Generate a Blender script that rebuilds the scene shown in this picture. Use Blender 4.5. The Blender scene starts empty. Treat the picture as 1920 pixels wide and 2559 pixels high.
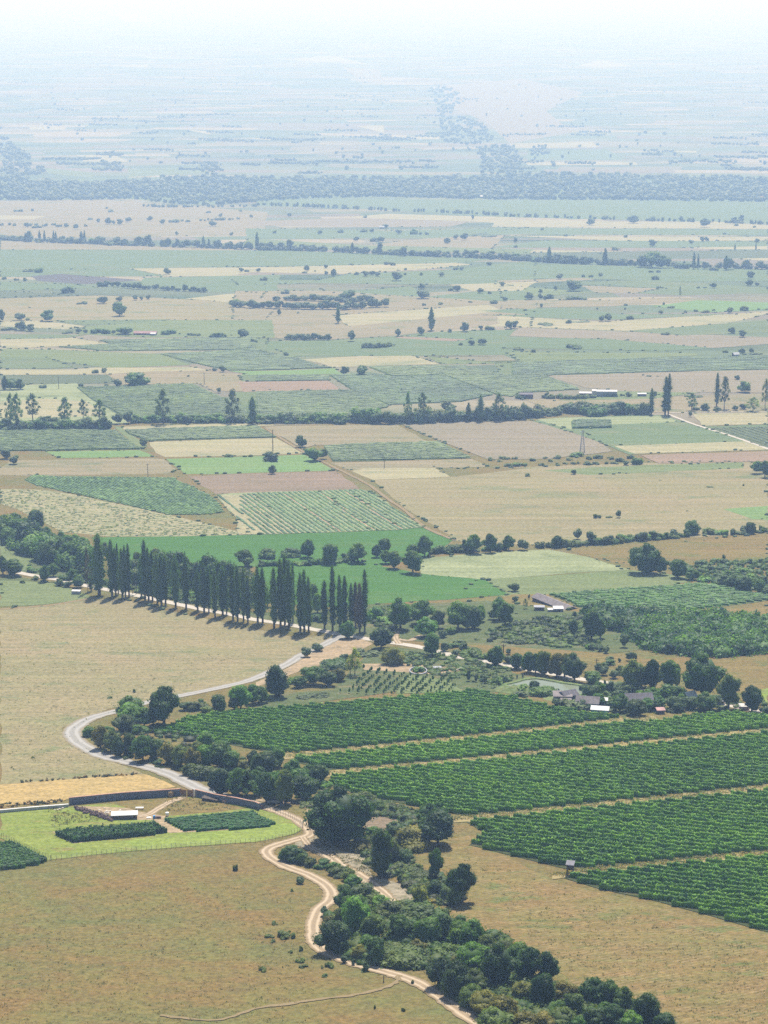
import bpy, math, random
import numpy as np
from mathutils import Vector
random.seed(7); RNG = np.random.default_rng(11)
R = math.radians
sc = bpy.context.scene
# ------------------------------------------------------------------ camera, sky, sun, exposure
CAMZ = 640.0; F = 5000.0; CX, CY, HOR = 960.0, 1279.5, -60.0
PITCH = math.atan((CY - HOR) / F)
cam = bpy.data.cameras.new("camera"); camo = bpy.data.objects.new("camera", cam)
sc.collection.objects.link(camo); sc.camera = camo
cam.sensor_fit = 'VERTICAL'; cam.sensor_height = 32.0; cam.sensor_width = 24.0
cam.lens = 32.0 * F / 2559.0
cam.clip_start = 1.0; cam.clip_end = 120000.0
camo.location = (0, 0, CAMZ); camo.rotation_euler = (math.pi / 2 - PITCH, 0, 0)

SUN_EL, SUN_AZ = 55.0, 9.0           # azimuth clockwise from +Y (view direction)
w = bpy.data.worlds.new("World"); sc.world = w; w.use_nodes = True
wn = w.node_tree.nodes; wl = w.node_tree.links
bg = wn["Background"]; sky = wn.new("ShaderNodeTexSky"); sky.sky_type = 'NISHITA'
sky.sun_disc = False; sky.sun_elevation = R(SUN_EL); sky.sun_rotation = R(SUN_AZ)
sky.altitude = 500; sky.dust_density = 1.5
wl.new(sky.outputs[0], bg.inputs[0]); bg.inputs[1].default_value = 0.10
sl = bpy.data.lights.new("sun", 'SUN'); sl.energy = 4.8; sl.angle = R(0.5); sl.color = (1.0, 0.965, 0.92)
so = bpy.data.objects.new("sun", sl); sc.collection.objects.link(so)
sdir = Vector((math.sin(R(SUN_AZ)) * math.cos(R(SUN_EL)), math.cos(R(SUN_AZ)) * math.cos(R(SUN_EL)), math.sin(R(SUN_EL))))
so.rotation_euler = sdir.to_track_quat('Z', 'Y').to_euler()
so.location = (0, 0, 1100)
vs = sc.view_settings
vs.view_transform = 'Standard'; vs.look = 'None'; vs.gamma = 1.0; vs.exposure = 0.68; vs.use_curve_mapping = False
cy = sc.cycles
cy.max_bounces = 6; cy.diffuse_bounces = 2; cy.glossy_bounces = 2; cy.transmission_bounces = 3
cy.volume_bounces = 1; cy.transparent_max_bounces = 6
cy.use_denoising = False
HAZE_DENS = 0.000178; HAZE_COL = (0.44, 0.64, 1.0)

# ------------------------------------------------------------------ terrain profile (fan sloping down to the flat valley)
def Hdrop(d):
    if d < 1500: return 200.0 * (max(d, 100.0) / 382.0) ** 0.32
    h = 200.0 * (1500 / 382.0) ** 0.32; d2 = min(d, 5200)
    h += .068 * (d2 - 1500) - .012 * (d2 - 1500) ** 2 / 7400.  # far drop steepened to lengthen the view through the haze
    return h + 60.0 * (1 - math.exp(-max(0, d - 5200) / 2000.0))
BR = [-4000.0, 0.0, 100.0, 150, 200, 260, 320, 382]
while BR[-1] < 5600: BR.append(BR[-1] * 1.1)
BR += [7000, 9000, 12000, 18000, 30000, 75000]
BR = [float(b) for b in BR]
BZ = [CAMZ - Hdrop(b) for b in BR]
def gz(y): return float(np.interp(y, BR, BZ))
cp, sp = math.cos(PITCH), math.sin(PITCH)
def P(px, py, off=0.0):
    """point on the ground seen at a pixel of the 1920x2559 frame"""
    a = (px - CX) / F; b = -(py - CY) / F
    dy = cp + b * sp; dz = -sp + b * cp
    m = dz / dy
    if m > -0.0005: m = -0.0005
    for i in range(1, len(BR) - 1):
        y0, y1 = BR[i], BR[i + 1]
        z0, z1 = BZ[i] + off, BZ[i + 1] + off
        if CAMZ + m * y1 <= z1:
            s = (z1 - z0) / (y1 - y0)
            y = (z0 - s * y0 - CAMZ) / (m - s)
            return Vector((a / dy * y, y, CAMZ + m * y))
    y = BR[-1] * 0.95
    return Vector((a / dy * y, y, gz(y)))
def pxm(p):
    """native pixels per metre at a point, horizontal"""
    return F / (p.y * cp + (CAMZ - p.z) * sp)
def zdep(p):
    return math.atan2(CAMZ - p.z, p.y)
K1 = 640 / 1660.0
CROPS = {'A': (0, 480, K1), 'B': (640, 480, K1), 'C': (1280, 480, K1), 'D': (0, 900, K1), 'E': (640, 900, K1), 'F': (1280, 900, K1),
         'G': (0, 1300, K1), 'H': (640, 1300, K1), 'I': (1280, 1300, K1), 'J': (0, 1700, K1), 'K': (640, 1700, K1), 'L': (1280, 1700, K1),
         'M': (640, 2080, K1), 'N': (1280, 2080, K1), 'S': (0, 0, 960 / 1660.0), 'T': (960, 0, 960 / 1660.0), 'X': (0, 0, 1.0),
         'P': (1280, 1640, 320 / 1660.0), 'Q': (1600, 1640, 320 / 1660.0), 'U': (1180, 1440, 320 / 1660.0), 'V': (120, 1940, 320 / 1660.0), 'W': (400, 1940, 320 / 1660.0)}
def nat(c, u, v):
    x, y, k = CROPS[c]; return x + u * k, y + v * k
def parse(s, default=None):
    """'D 1,2 3,4 E 5,6' -> list of native pixel points"""
    out = []; c = default
    for t in s.split():
        if t in CROPS: c = t; continue
        u, v = t.split(','); out.append(nat(c, float(u), float(v)))
    return out

# ------------------------------------------------------------------ materials
def newmat(name):
    m = bpy.data.materials.new(name); m.use_nodes = True
    nt = m.node_tree; nt.nodes.clear()
    out = nt.nodes.new("ShaderNodeOutputMaterial")
    return m, nt, out
def N(nt, t, **kw):
    n = nt.nodes.new(t)
    for k, v in kw.items(): setattr(n, k, v)
    return n
def setin(n, **kw):
    for k, v in kw.items():
        n.inputs[k.replace('_', ' ')].default_value = v
def rgba(c): return (c[0], c[1], c[2], 1.0)
def mathn(nt, op, a, b=None, clamp=False):
    n = N(nt, "ShaderNodeMath", operation=op, use_clamp=clamp)
    for i, v in enumerate((a, b)):
        if v is None: continue
        if hasattr(v, 'links'): nt.links.new(v, n.inputs[i])
        else: n.inputs[i].default_value = v
    return n.outputs[0]
def mixc(nt, f, a, b, mode='MIX'):
    n = N(nt, "ShaderNodeMix", data_type='RGBA', blend_type=mode)
    for i, v in ((0, f), (6, a), (7, b)):
        if hasattr(v, 'links'): nt.links.new(v, n.inputs[i])
        else: n.inputs[i].default_value = v if i == 0 else rgba(v)
    return n.outputs[2]
def noise(nt, vec, scale, detail=4, rough=.6, dist=0.0):
    n = N(nt, "ShaderNodeTexNoise"); nt.links.new(vec, n.inputs['Vector'])
    setin(n, Scale=scale, Detail=detail, Roughness=rough, Distortion=dist)
    return n.outputs['Fac']
def ramp(nt, fac, lo, hi):
    n = N(nt, "ShaderNodeMapRange"); nt.links.new(fac, n.inputs[0])
    n.inputs[1].default_value = lo; n.inputs[2].default_value = hi
    return n.outputs[0]
def mapping(nt, vec, rot=0.0, scale=(1, 1, 1), loc=(0, 0, 0)):
    n = N(nt, "ShaderNodeMapping"); nt.links.new(vec, n.inputs[0])
    n.inputs['Rotation'].default_value = (0, 0, rot); n.inputs['Scale'].default_value = scale; n.inputs['Location'].default_value = loc
    return n.outputs[0]
def diffuse_out(nt, out, col, rough=1.0, bump=None, bstr=.5, bdist=.3):
    b = N(nt, "ShaderNodeBsdfPrincipled"); nt.links.new(col, b.inputs['Base Color']) if hasattr(col, 'links') else setattr(b.inputs['Base Color'], 'default_value', rgba(col))
    b.inputs['Roughness'].default_value = rough; b.inputs['Specular IOR Level'].default_value = 0.1
    if bump is not None:
        bn = N(nt, "ShaderNodeBump"); nt.links.new(bump, bn.inputs['Height']); bn.inputs['Strength'].default_value = bstr; bn.inputs['Distance'].default_value = bdist
        nt.links.new(bn.outputs[0], b.inputs['Normal'])
    nt.links.new(b.outputs[0], out.inputs[0])
_fm = {}
def field_mat(c1, c2, c3=None, big=35.0, stripe=None, contrast=1.0, grain=1.0, key=None):
    """c1/c2 patches, c3 = sparse third tone; stripe=(angle, period, colour, strength)"""
    k = (c1, c2, c3, big, stripe, contrast, grain)
    if k in _fm: return _fm[k]
    m, nt, out = newmat("field_surface")
    geo = N(nt, "ShaderNodeTexCoord"); vec = geo.outputs['Object']
    n1 = noise(nt, vec, 1.0 / big, 5, .62, .6)
    ang2 = (hash(k) % 7 - 3) * .12
    n2 = noise(nt, mapping(nt, vec, ang2, (.22, 1.0, 1)), 1.0 / max(2.5, big / 7.0), 6, .72)
    n3 = noise(nt, vec, 1.0 / 0.55, 3, .7)
    f = mathn(nt, 'ADD', mathn(nt, 'MULTIPLY', n1, .45), mathn(nt, 'ADD', mathn(nt, 'MULTIPLY', n2, .4), mathn(nt, 'MULTIPLY', n3, .15)))
    f = ramp(nt, f, .5 - .13 / contrast, .5 + .13 / contrast)
    col = mixc(nt, f, c1, c2)
    if c3 is not None:
        n4 = noise(nt, mapping(nt, vec, .2, (.5, 1, 1), (31, 7, 0)), 1.0 / (big * .45), 6, .7, .4)
        col = mixc(nt, ramp(nt, n4, .54, .66), col, c3)
    if stripe:
        ang, per, sc_, st = stripe
        mv = mapping(nt, vec, ang, (1, 1, 1))
        wv = N(nt, "ShaderNodeTexWave", wave_type='BANDS', bands_direction='Y'); nt.links.new(mv, wv.inputs[0])
        setin(wv, Scale=.314 / per, Distortion=per * .25, Detail=2.0)
        wv.inputs['Detail Scale'].default_value = .5
        brk = ramp(nt, noise(nt, vec, .15, 3, .6), .35, .65)
        fac = mathn(nt, 'MULTIPLY', mathn(nt, 'MULTIPLY', ramp(nt, wv.outputs['Fac'], .35, .8), brk), st)
        col = mixc(nt, fac, col, sc_)
    # long cultivation streaks and worn patches
    st2 = ramp(nt, noise(nt, mapping(nt, vec, ang2 + .02, (.035, 1.0, 1), (3, 8, 0)), 1.0 / max(1.6, big / 9.0), 4, .7), .35, .68)
    col = mixc(nt, .55 * grain, col, mixc(nt, st2, (.72, .76, .70), (1.22, 1.18, 1.18)), 'MULTIPLY')
    # fine speckle: clumps and bare flecks
    sp_ = ramp(nt, noise(nt, mapping(nt, vec, 0, (1, 1, 1), (5, 9, 0)), 1.0 / 1.3, 4, .75), .3, .72)
    dk = mixc(nt, sp_, (.52, .54, .50), (1.42, 1.38, 1.30))
    col = mixc(nt, .85 * grain, col, dk, 'MULTIPLY')
    diffuse_out(nt, out, col, 1.0, n3, .6 * grain, .35)
    _fm[k] = m; return m
def P_plane(px, py, z):
    a = (px - CX) / F; b = -(py - CY) / F; dy = cp + b * sp; dz = -sp + b * cp; t = (z - CAMZ) / dz
    return Vector((a * t, dy * t, z))
def plain_mat(name, c, var=.25, scale=2.0, rough=.85, metal=0.0):
    m, nt, out = newmat(name)
    vec = N(nt, "ShaderNodeTexCoord").outputs['Object']
    n = ramp(nt, noise(nt, vec, scale, 4, .6), .3, .7)
    col = mixc(nt, n, tuple(x * (1 - var) for x in c), tuple(min(1, x * (1 + var)) for x in c))
    diffuse_out(nt, out, col, rough, n, .2, .02)
    return m
def leaf_mat(name, transl=.35):
    """leaf colour comes from the object's own colour, varied clump by clump; darker core tints paint inner shade"""
    m, nt, out = newmat(name)
    oi = N(nt, "ShaderNodeObjectInfo")
    at = N(nt, "ShaderNodeAttribute", attribute_name="tint")
    br = ramp(nt, at.outputs['Fac'], 0, 1)
    mul = mixc(nt, br, (.42, .50, .45), (1.55, 1.42, 1.2))
    col = mixc(nt, 1.0, oi.outputs['Color'], mul, 'MULTIPLY')
    rnd = mixc(nt, oi.outputs['Random'], (.82, .9, .95), (1.2, 1.1, .95))
    col = mixc(nt, 1.0, col, rnd, 'MULTIPLY')
    d = N(nt, "ShaderNodeBsdfPrincipled"); nt.links.new(col, d.inputs['Base Color']); d.inputs['Roughness'].default_value = .6; d.inputs['Specular IOR Level'].default_value = .25
    t = N(nt, "ShaderNodeBsdfTranslucent"); nt.links.new(mixc(nt, 1.0, col, (1.5, 1.6, .7), 'MULTIPLY'), t.inputs[0])
    ms = N(nt, "ShaderNodeMixShader"); ms.inputs[0].default_value = transl
    nt.links.new(d.outputs[0], ms.inputs[1]); nt.links.new(t.outputs[0], ms.inputs[2]); nt.links.new(ms.outputs[0], out.inputs[0])
    return m
LEAF = leaf_mat("leaves"); VLEAF = leaf_mat("vine_leaves", .16)
BARK = plain_mat("bark", (.10, .075, .055), .35, 3.0, .95)

# ------------------------------------------------------------------ object helpers
def link(o): sc.collection.objects.link(o); return o
def tag(o, label=None, cat=None, group=None, kind=None):
    if label: o['label'] = label
    if cat: o['category'] = cat
    if group: o['group'] = group
    if kind: o['kind'] = kind
    return o
def empty(name, loc, rz=0.0):
    o = bpy.data.objects.new(name, None); link(o); o.location = loc; o.rotation_euler = (0, 0, rz); o.empty_display_size = .5; return o
def mesh_np(name, V, Fq, mats, tint=None, smooth=False, matidx=None):
    """V (n,3) ; Fq list of arrays (each (k,3) or (k,4))"""
    me = bpy.data.meshes.new(name)
    V = np.asarray(V, dtype=np.float32).reshape(-1, 3)
    groups = [np.asarray(f, dtype=np.int32) for f in Fq if len(f)]
    loops = np.concatenate([g.ravel() for g in groups]); tot = np.concatenate([np.full(len(g), g.shape[1], np.int32) for g in groups])
    me.vertices.add(len(V)); me.vertices.foreach_set("co", V.ravel())
    me.loops.add(len(loops)); me.loops.foreach_set("vertex_index", loops)
    me.polygons.add(len(tot)); st = np.concatenate([[0], np.cumsum(tot)[:-1]]).astype(np.int32)
    me.polygons.foreach_set("loop_start", st); me.polygons.foreach_set("loop_total", tot)
    if smooth: me.polygons.foreach_set("use_smooth", np.ones(len(tot), bool))
    for m in (mats if isinstance(mats, (list, tuple)) else [mats]): me.materials.append(m)
    if matidx is not None: me.polygons.foreach_set("material_index", np.asarray(matidx, np.int32))
    me.update(calc_edges=True)
    if tint is not None:
        a = me.attributes.new("tint", 'FLOAT', 'FACE'); a.data.foreach_set("value", np.asarray(tint, np.float32))
    me.validate()
    return me
def mobj(name, me, parent=None, loc=None):
    o = bpy.data.objects.new(name, me); link(o)
    if parent: o.parent = parent
    if loc is not None: o.location = loc
    return o
class MB:
    """small solid-mesh collector"""
    def __init__(s): s.v = []; s.f = []
    def box(s, x0, x1, y0, y1, z0, z1):
        b = len(s.v); s.v += [(x, y, z) for z in (z0, z1) for y in (y0, y1) for x in (x0, x1)]
        s.f += [tuple(b + i for i in q) for q in ((0, 2, 3, 1), (4, 5, 7, 6), (0, 1, 5, 4), (2, 6, 7, 3), (0, 4, 6, 2), (1, 3, 7, 5))]; return s
    def poly(s, pts, quads):
        b = len(s.v); s.v += [tuple(p) for p in pts]; s.f += [tuple(b + i for i in q) for q in quads]; return s
    def tube(s, a, b_, r0, r1, n=6, cap=True):
        a = Vector(a); b_ = Vector(b_); d = (b_ - a)
        if d.length < 1e-6: return s
        d.normalize()
        u = d.orthogonal().normalized(); w_ = d.cross(u)
        k = len(s.v)
        for p, r in ((a, r0), (b_, r1)):
            for i in range(n):
                t = 2 * math.pi * i / n
                s.v.append(tuple(p + (u * math.cos(t) + w_ * math.sin(t)) * r))
        for i in range(n): s.f.append((k + i, k + (i + 1) % n, k + n + (i + 1) % n, k + n + i))
        if cap: s.f.append(tuple(k + n + i for i in range(n))); s.f.append(tuple(k + n - 1 - i for i in range(n)))
        return s
    def build(s, name, mat, parent=None, loc=None):
        me = bpy.data.meshes.new(name); me.from_pydata(s.v, [], s.f); me.materials.append(mat); me.update()
        return mobj(name, me, parent, loc)
def ordw(n):
    small = ['', 'first', 'second', 'third', 'fourth', 'fifth', 'sixth', 'seventh', 'eighth', 'ninth', 'tenth', 'eleventh', 'twelfth']
    if n <= 12: return small[n]
    suf = 'th' if 10 <= n % 100 <= 20 else {1: 'st', 2: 'nd', 3: 'rd'}.get(n % 10, 'th')
    return f"{n}{suf}"

# ------------------------------------------------------------------ sheets draped on the terrain
def clip_half(poly, axis_y, keep_above):
    out = []; n = len(poly)
    for i in range(n):
        a, b = poly[i], poly[(i + 1) % n]
        ia = (a[1] >= axis_y) == keep_above or a[1] == axis_y; ib = (b[1] >= axis_y) == keep_above or b[1] == axis_y
        if ia: out.append(a)
        if ia != ib and a[1] != b[1]:
            t = (axis_y - a[1]) / (b[1] - a[1]); out.append((a[0] + (b[0] - a[0]) * t, axis_y))
    return out
def rough_edges(pts, amp, step):
    out = []; n = len(pts)
    for i in range(n):
        a = Vector(pts[i]); b = Vector(pts[(i + 1) % n]); L = (b - a).length; k = max(1, min(60, int(L / step)))
        nrm = Vector((-(b - a).y, (b - a).x)); nrm = nrm.normalized() if nrm.length > 0 else nrm
        for j in range(k):
            p = a.lerp(b, j / k)
            if j: p = p + nrm * random.uniform(-amp, amp)
            out.append((p.x, p.y))
    return out
def drape(name, pts, off, mat, label=None, kind='structure'):
    """pts: ground (x,y) polygon -> mesh following the terrain at +off"""
    ys = [p[1] for p in pts]; lo, hi = min(ys), max(ys)
    V = []; Fc = []
    for i in range(len(BR) - 1):
        if BR[i + 1] <= lo or BR[i] >= hi: continue
        q = clip_half(clip_half(pts, BR[i], True), BR[i + 1], False)
        if len(q) < 3: continue
        k = len(V); V += [(x, y, gz(y) + off) for x, y in q]; Fc.append(tuple(range(k, k + len(q))))
    me = bpy.data.meshes.new(name); me.from_pydata(V, [], Fc); me.materials.append(mat); me.update()
    # faces up
    import bmesh
    bm = bmesh.new(); bm.from_mesh(me); bmesh.ops.triangulate(bm, faces=bm.faces)
    for f in bm.faces:
        if f.normal.z < 0: f.normal_flip()
    bm.to_mesh(me); bm.free()
    o = mobj(name, me); tag(o, label, None, None, kind)
    return o
PLACED = []
def layer(npts, up=.0035):
    """just above every sheet laid earlier whose extent overlaps"""
    x0, x1 = min(p[0] for p in npts), max(p[0] for p in npts); y0, y1 = min(p[1] for p in npts), max(p[1] for p in npts)
    off = .03
    for a0, a1, b0, b1, o in PLACED:
        if a0 < x1 and a1 > x0 and b0 < y1 and b1 > y0: off = max(off, o + up)
    PLACED.append((x0, x1, y0, y1, off)); return off
def unseam(s):
    out = []; c = None
    for t in s.split():
        if t in CROPS: c = t; out.append(t); continue
        u, v = t.split(','); u = float(u)
        if c in 'ABDE' and u == 1660: u += random.uniform(30, 170)
        if c in 'BCEF' and u == 0: u -= random.uniform(30, 170)
        out.append(f"{u},{v}")
    return ' '.join(out)
def gpoly(s, off, default=None):
    return [(p.x, p.y) for p in (P(x, y, off) for x, y in parse(s, default))]
def field(name, s, mat, label=None, amp=None):
    off = layer(parse(s), .0035 if parse(s)[0][1] > 900 else .006)
    g = gpoly(s, off)
    d = sum(p[1] for p in g) / len(g)
    a = (.5 + d / 2500.0) if amp is None else amp
    return drape(name, rough_edges(g, a, max(4.0, d / 90.0)), off, mat, label), g

# base ground: one sheet to beyond the horizon
def ground_mat():
    m, nt, out = newmat("valley_ground")
    vec = N(nt, "ShaderNodeTexCoord").outputs['Object']
    sepr = N(nt, "ShaderNodeSeparateXYZ"); nt.links.new(vec, sepr.inputs[0])
    # near: dry pasture
    n1 = noise(nt, vec, 1 / 30., 7, .68, .8); n2 = noise(nt, mapping(nt, vec, .3, (.35, 1, 1)), 1 / 2.8, 5, .65); n3 = noise(nt, vec, 1 / .5, 3, .7)
    f = ramp(nt, mathn(nt, 'ADD', mathn(nt, 'MULTIPLY', n1, .6), mathn(nt, 'ADD', mathn(nt, 'MULTIPLY', n2, .25), mathn(nt, 'MULTIPLY', n3, .15))), .40, .60)
    near = mixc(nt, f, (.170, .108, .040), (.142, .128, .040))
    g = ramp(nt, noise(nt, mapping(nt, vec, 0, (.6, 1, 1), (77, 3, 0)), 1 / 22., 7, .75, .5), .46, .66)
    near = mixc(nt, mathn(nt, 'MULTIPLY', g, .72), near, (.095, .115, .040))
    sp_ = ramp(nt, noise(nt, mapping(nt, vec, 0, (1, 1, 1), (5, 9, 0)), 1 / 1.2, 4, .75), .3, .72)
    near = mixc(nt, .95, near, mixc(nt, sp_, (.50, .52, .48), (1.42, 1.40, 1.32)), 'MULTIPLY')
    sp2 = ramp(nt, noise(nt, mapping(nt, vec, .2, (.4, 1, 1), (15, 2, 0)), 1 / 4.5, 5, .7), .56, .70)
    near = mixc(nt, mathn(nt, 'MULTIPLY', sp2, .5), near, (.10, .080, .035))
    # far: patchwork of strip fields, drawn in ground coordinates
    def patch(rot, W, D, seed):
        mv = mapping(nt, vec, rot, (1, 1, 1), (seed * 13.7, seed * 7.1, 0))
        w_ = N(nt, "ShaderNodeTexNoise"); nt.links.new(mv, w_.inputs['Vector']); setin(w_, Scale=1 / 900., Detail=2.0)
        dd = N(nt, "ShaderNodeVectorMath", operation='SCALE'); nt.links.new(w_.outputs['Color'], dd.inputs[0]); dd.inputs['Scale'].default_value = 320
        ad = N(nt, "ShaderNodeVectorMath", operation='ADD'); nt.links.new(mv, ad.inputs[0]); nt.links.new(dd.outputs[0], ad.inputs[1])
        s2 = N(nt, "ShaderNodeSeparateXYZ"); nt.links.new(ad.outputs[0], s2.inputs[0])
        v = mathn(nt, 'FLOOR', mathn(nt, 'DIVIDE', s2.outputs[1], D))
        wn1 = N(nt, "ShaderNodeTexWhiteNoise", noise_dimensions='1D'); nt.links.new(v, wn1.inputs['W'])
        u = mathn(nt, 'FLOOR', mathn(nt, 'ADD', mathn(nt, 'DIVIDE', s2.outputs[0], W), mathn(nt, 'MULTIPLY', wn1.outputs[0], 9.0)))
        cb = N(nt, "ShaderNodeCombineXYZ"); nt.links.new(u, cb.inputs[0]); nt.links.new(v, cb.inputs[1]); cb.inputs[2].default_value = seed
        wn2 = N(nt, "ShaderNodeTexWhiteNoise", noise_dimensions='3D'); nt.links.new(cb.outputs[0], wn2.inputs['Vector'])
        return wn2.outputs['Value']
    def palette(val, cols):
        cr = N(nt, "ShaderNodeValToRGB"); cr.color_ramp.interpolation = 'CONSTANT'; nt.links.new(val, cr.inputs[0])
        e = cr.color_ramp.elements
        while len(e) < len(cols): e.new(.5)
        for i, c in enumerate(cols): e[i].position = i / len(cols); e[i].color = rgba(c)
        return cr.outputs[0]
    cols = [(.17, .155, .095), (.105, .135, .07), (.19, .17, .10), (.09, .12, .065), (.145, .155, .085), (.25, .21, .13), (.115, .13, .07), (.16, .14, .10), (.13, .145, .075), (.085, .11, .06), (.175, .145, .10)]  # tones drawn together so the colours carry some distance haze
    c1 = palette(patch(.12, 360., 130., 1.), cols); c2 = palette(patch(-.25, 240., 90., 2.), cols[::-1])
    sel = ramp(nt, noise(nt, mapping(nt, vec, 0, (.5, 1, 1)), 1 / 1400., 3, .6), .47, .53)
    far = mixc(nt, sel, c1, c2)
    far = mixc(nt, ramp(nt, noise(nt, mapping(nt, vec, .1, (.25, 1, 1)), 1 / 160., 6, .72), .52, .68), far, (.040, .065, .032))
    far = mixc(nt, .5, far, mixc(nt, noise(nt, vec, 1 / 12., 4, .7), (.5, .5, .5), (1.5, 1.5, 1.45)), 'MULTIPLY')
    bl = ramp(nt, mathn(nt, 'ADD', sepr.outputs[1], mathn(nt, 'MULTIPLY', noise(nt, vec, 1 / 200., 3), 300)), 1500, 1560)
    col = mixc(nt, bl, near, far)
    diffuse_out(nt, out, col, 1.0, n3, .55, .35)
    return m
GM = ground_mat()
xs = [-75000., -20000., -6000., -2000., -800., -300., 0., 300., 800., 2000., 6000., 20000., 75000.]
V = [(x, y, gz(y)) for y in BR for x in xs]; nx = len(xs)
Q = [(j * nx + i, j * nx + i + 1, (j + 1) * nx + i + 1, (j + 1) * nx + i) for j in range(len(BR) - 1) for i in range(nx - 1)]
tag(mobj("ground", mesh_np("ground", V, [np.array(Q)], GM)), "wide flat farmed valley floor of dry pasture and strip fields", None, None, 'structure')

# ------------------------------------------------------------------ haze
hz = MB().box(-90000, 90000, -4500, 90000, CAMZ - Hdrop(1e6) - 1.2, CAMZ + 12)
hm, hnt, hout = newmat("haze")
pv = N(hnt, "ShaderNodeVolumePrincipled"); pv.inputs['Color'].default_value = rgba(HAZE_COL); pv.inputs['Density'].default_value = HAZE_DENS
pv.inputs['Anisotropy'].default_value = 0.0; pv.inputs['Absorption Color'].default_value = (1, 1, 1, 1)
hnt.links.new(pv.outputs[0], hout.inputs['Volume'])
tag(hz.build("haze", hm), "pale blue summer haze over the valley", None, None, 'stuff')

# ------------------------------------------------------------------ fields traced on the plain (painter's order, far to near)
TANF = ((.20, .165, .095), (.16, .145, .075)); 
def FM(kind):
    T = {
     'tan': ((.235, .185, .115), (.20, .18, .10), (.13, .145, .07)),
     'meadow': ((.240, .190, .110), (.205, .188, .092), (.145, .16, .075)),
     'hay': ((.185, .120, .046), (.155, .134, .044), (.10, .122, .034)),
     'mauve': ((.22, .18, .13), (.20, .175, .115), None),
     'plow': ((.10, .085, .085), (.085, .078, .07), None),
     'brown': ((.21, .15, .105), (.18, .14, .09), None),
     'pink': ((.24, .165, .12), (.22, .165, .11), None),
     'straw': ((.30, .255, .16), (.265, .25, .135), (.19, .20, .11)),
     'paleg': ((.20, .225, .115), (.24, .26, .14), (.13, .16, .07)),
     'lg': ((.125, .165, .065), (.15, .17, .075), (.10, .13, .05)),
     'lime': ((.12, .21, .065), (.15, .21, .08), None),
     'green': ((.105, .148, .07), (.12, .158, .075), (.15, .165, .085)),
     'dull': ((.085, .11, .06), (.10, .115, .06), None),
     'emer': ((.045, .120, .020), (.062, .138, .028), (.08, .14, .035)),
     'vine': ((.11, .145, .068), (.125, .155, .07), (.15, .155, .08)),
     'scrub': ((.065, .095, .035), (.11, .12, .05), (.15, .13, .065)),
     'gold': ((.37, .26, .11), (.32, .235, .10), (.25, .18, .08)),
     'lawn': ((.15, .195, .038), (.19, .215, .052), (.20, .17, .06)),
     'bright': ((.165, .225, .042), (.20, .24, .055), (.15, .17, .05)),
     'dirt': ((.34, .25, .16), (.28, .21, .13), (.2, .16, .1)),
     'wash': ((.27, .23, .17), (.21, .18, .12), (.13, .12, .06)),
    }[kind]
    return T
EDGES = []
def fld(kind, s, label=None, name='field', **kw):
    c = FM(kind)
    s = unseam(s)
    EDGES.append(parse(s))
    return field(name, s, field_mat(c[0], c[1], c[2], big=kw.pop('big', 30.0), **kw), label)
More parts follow.
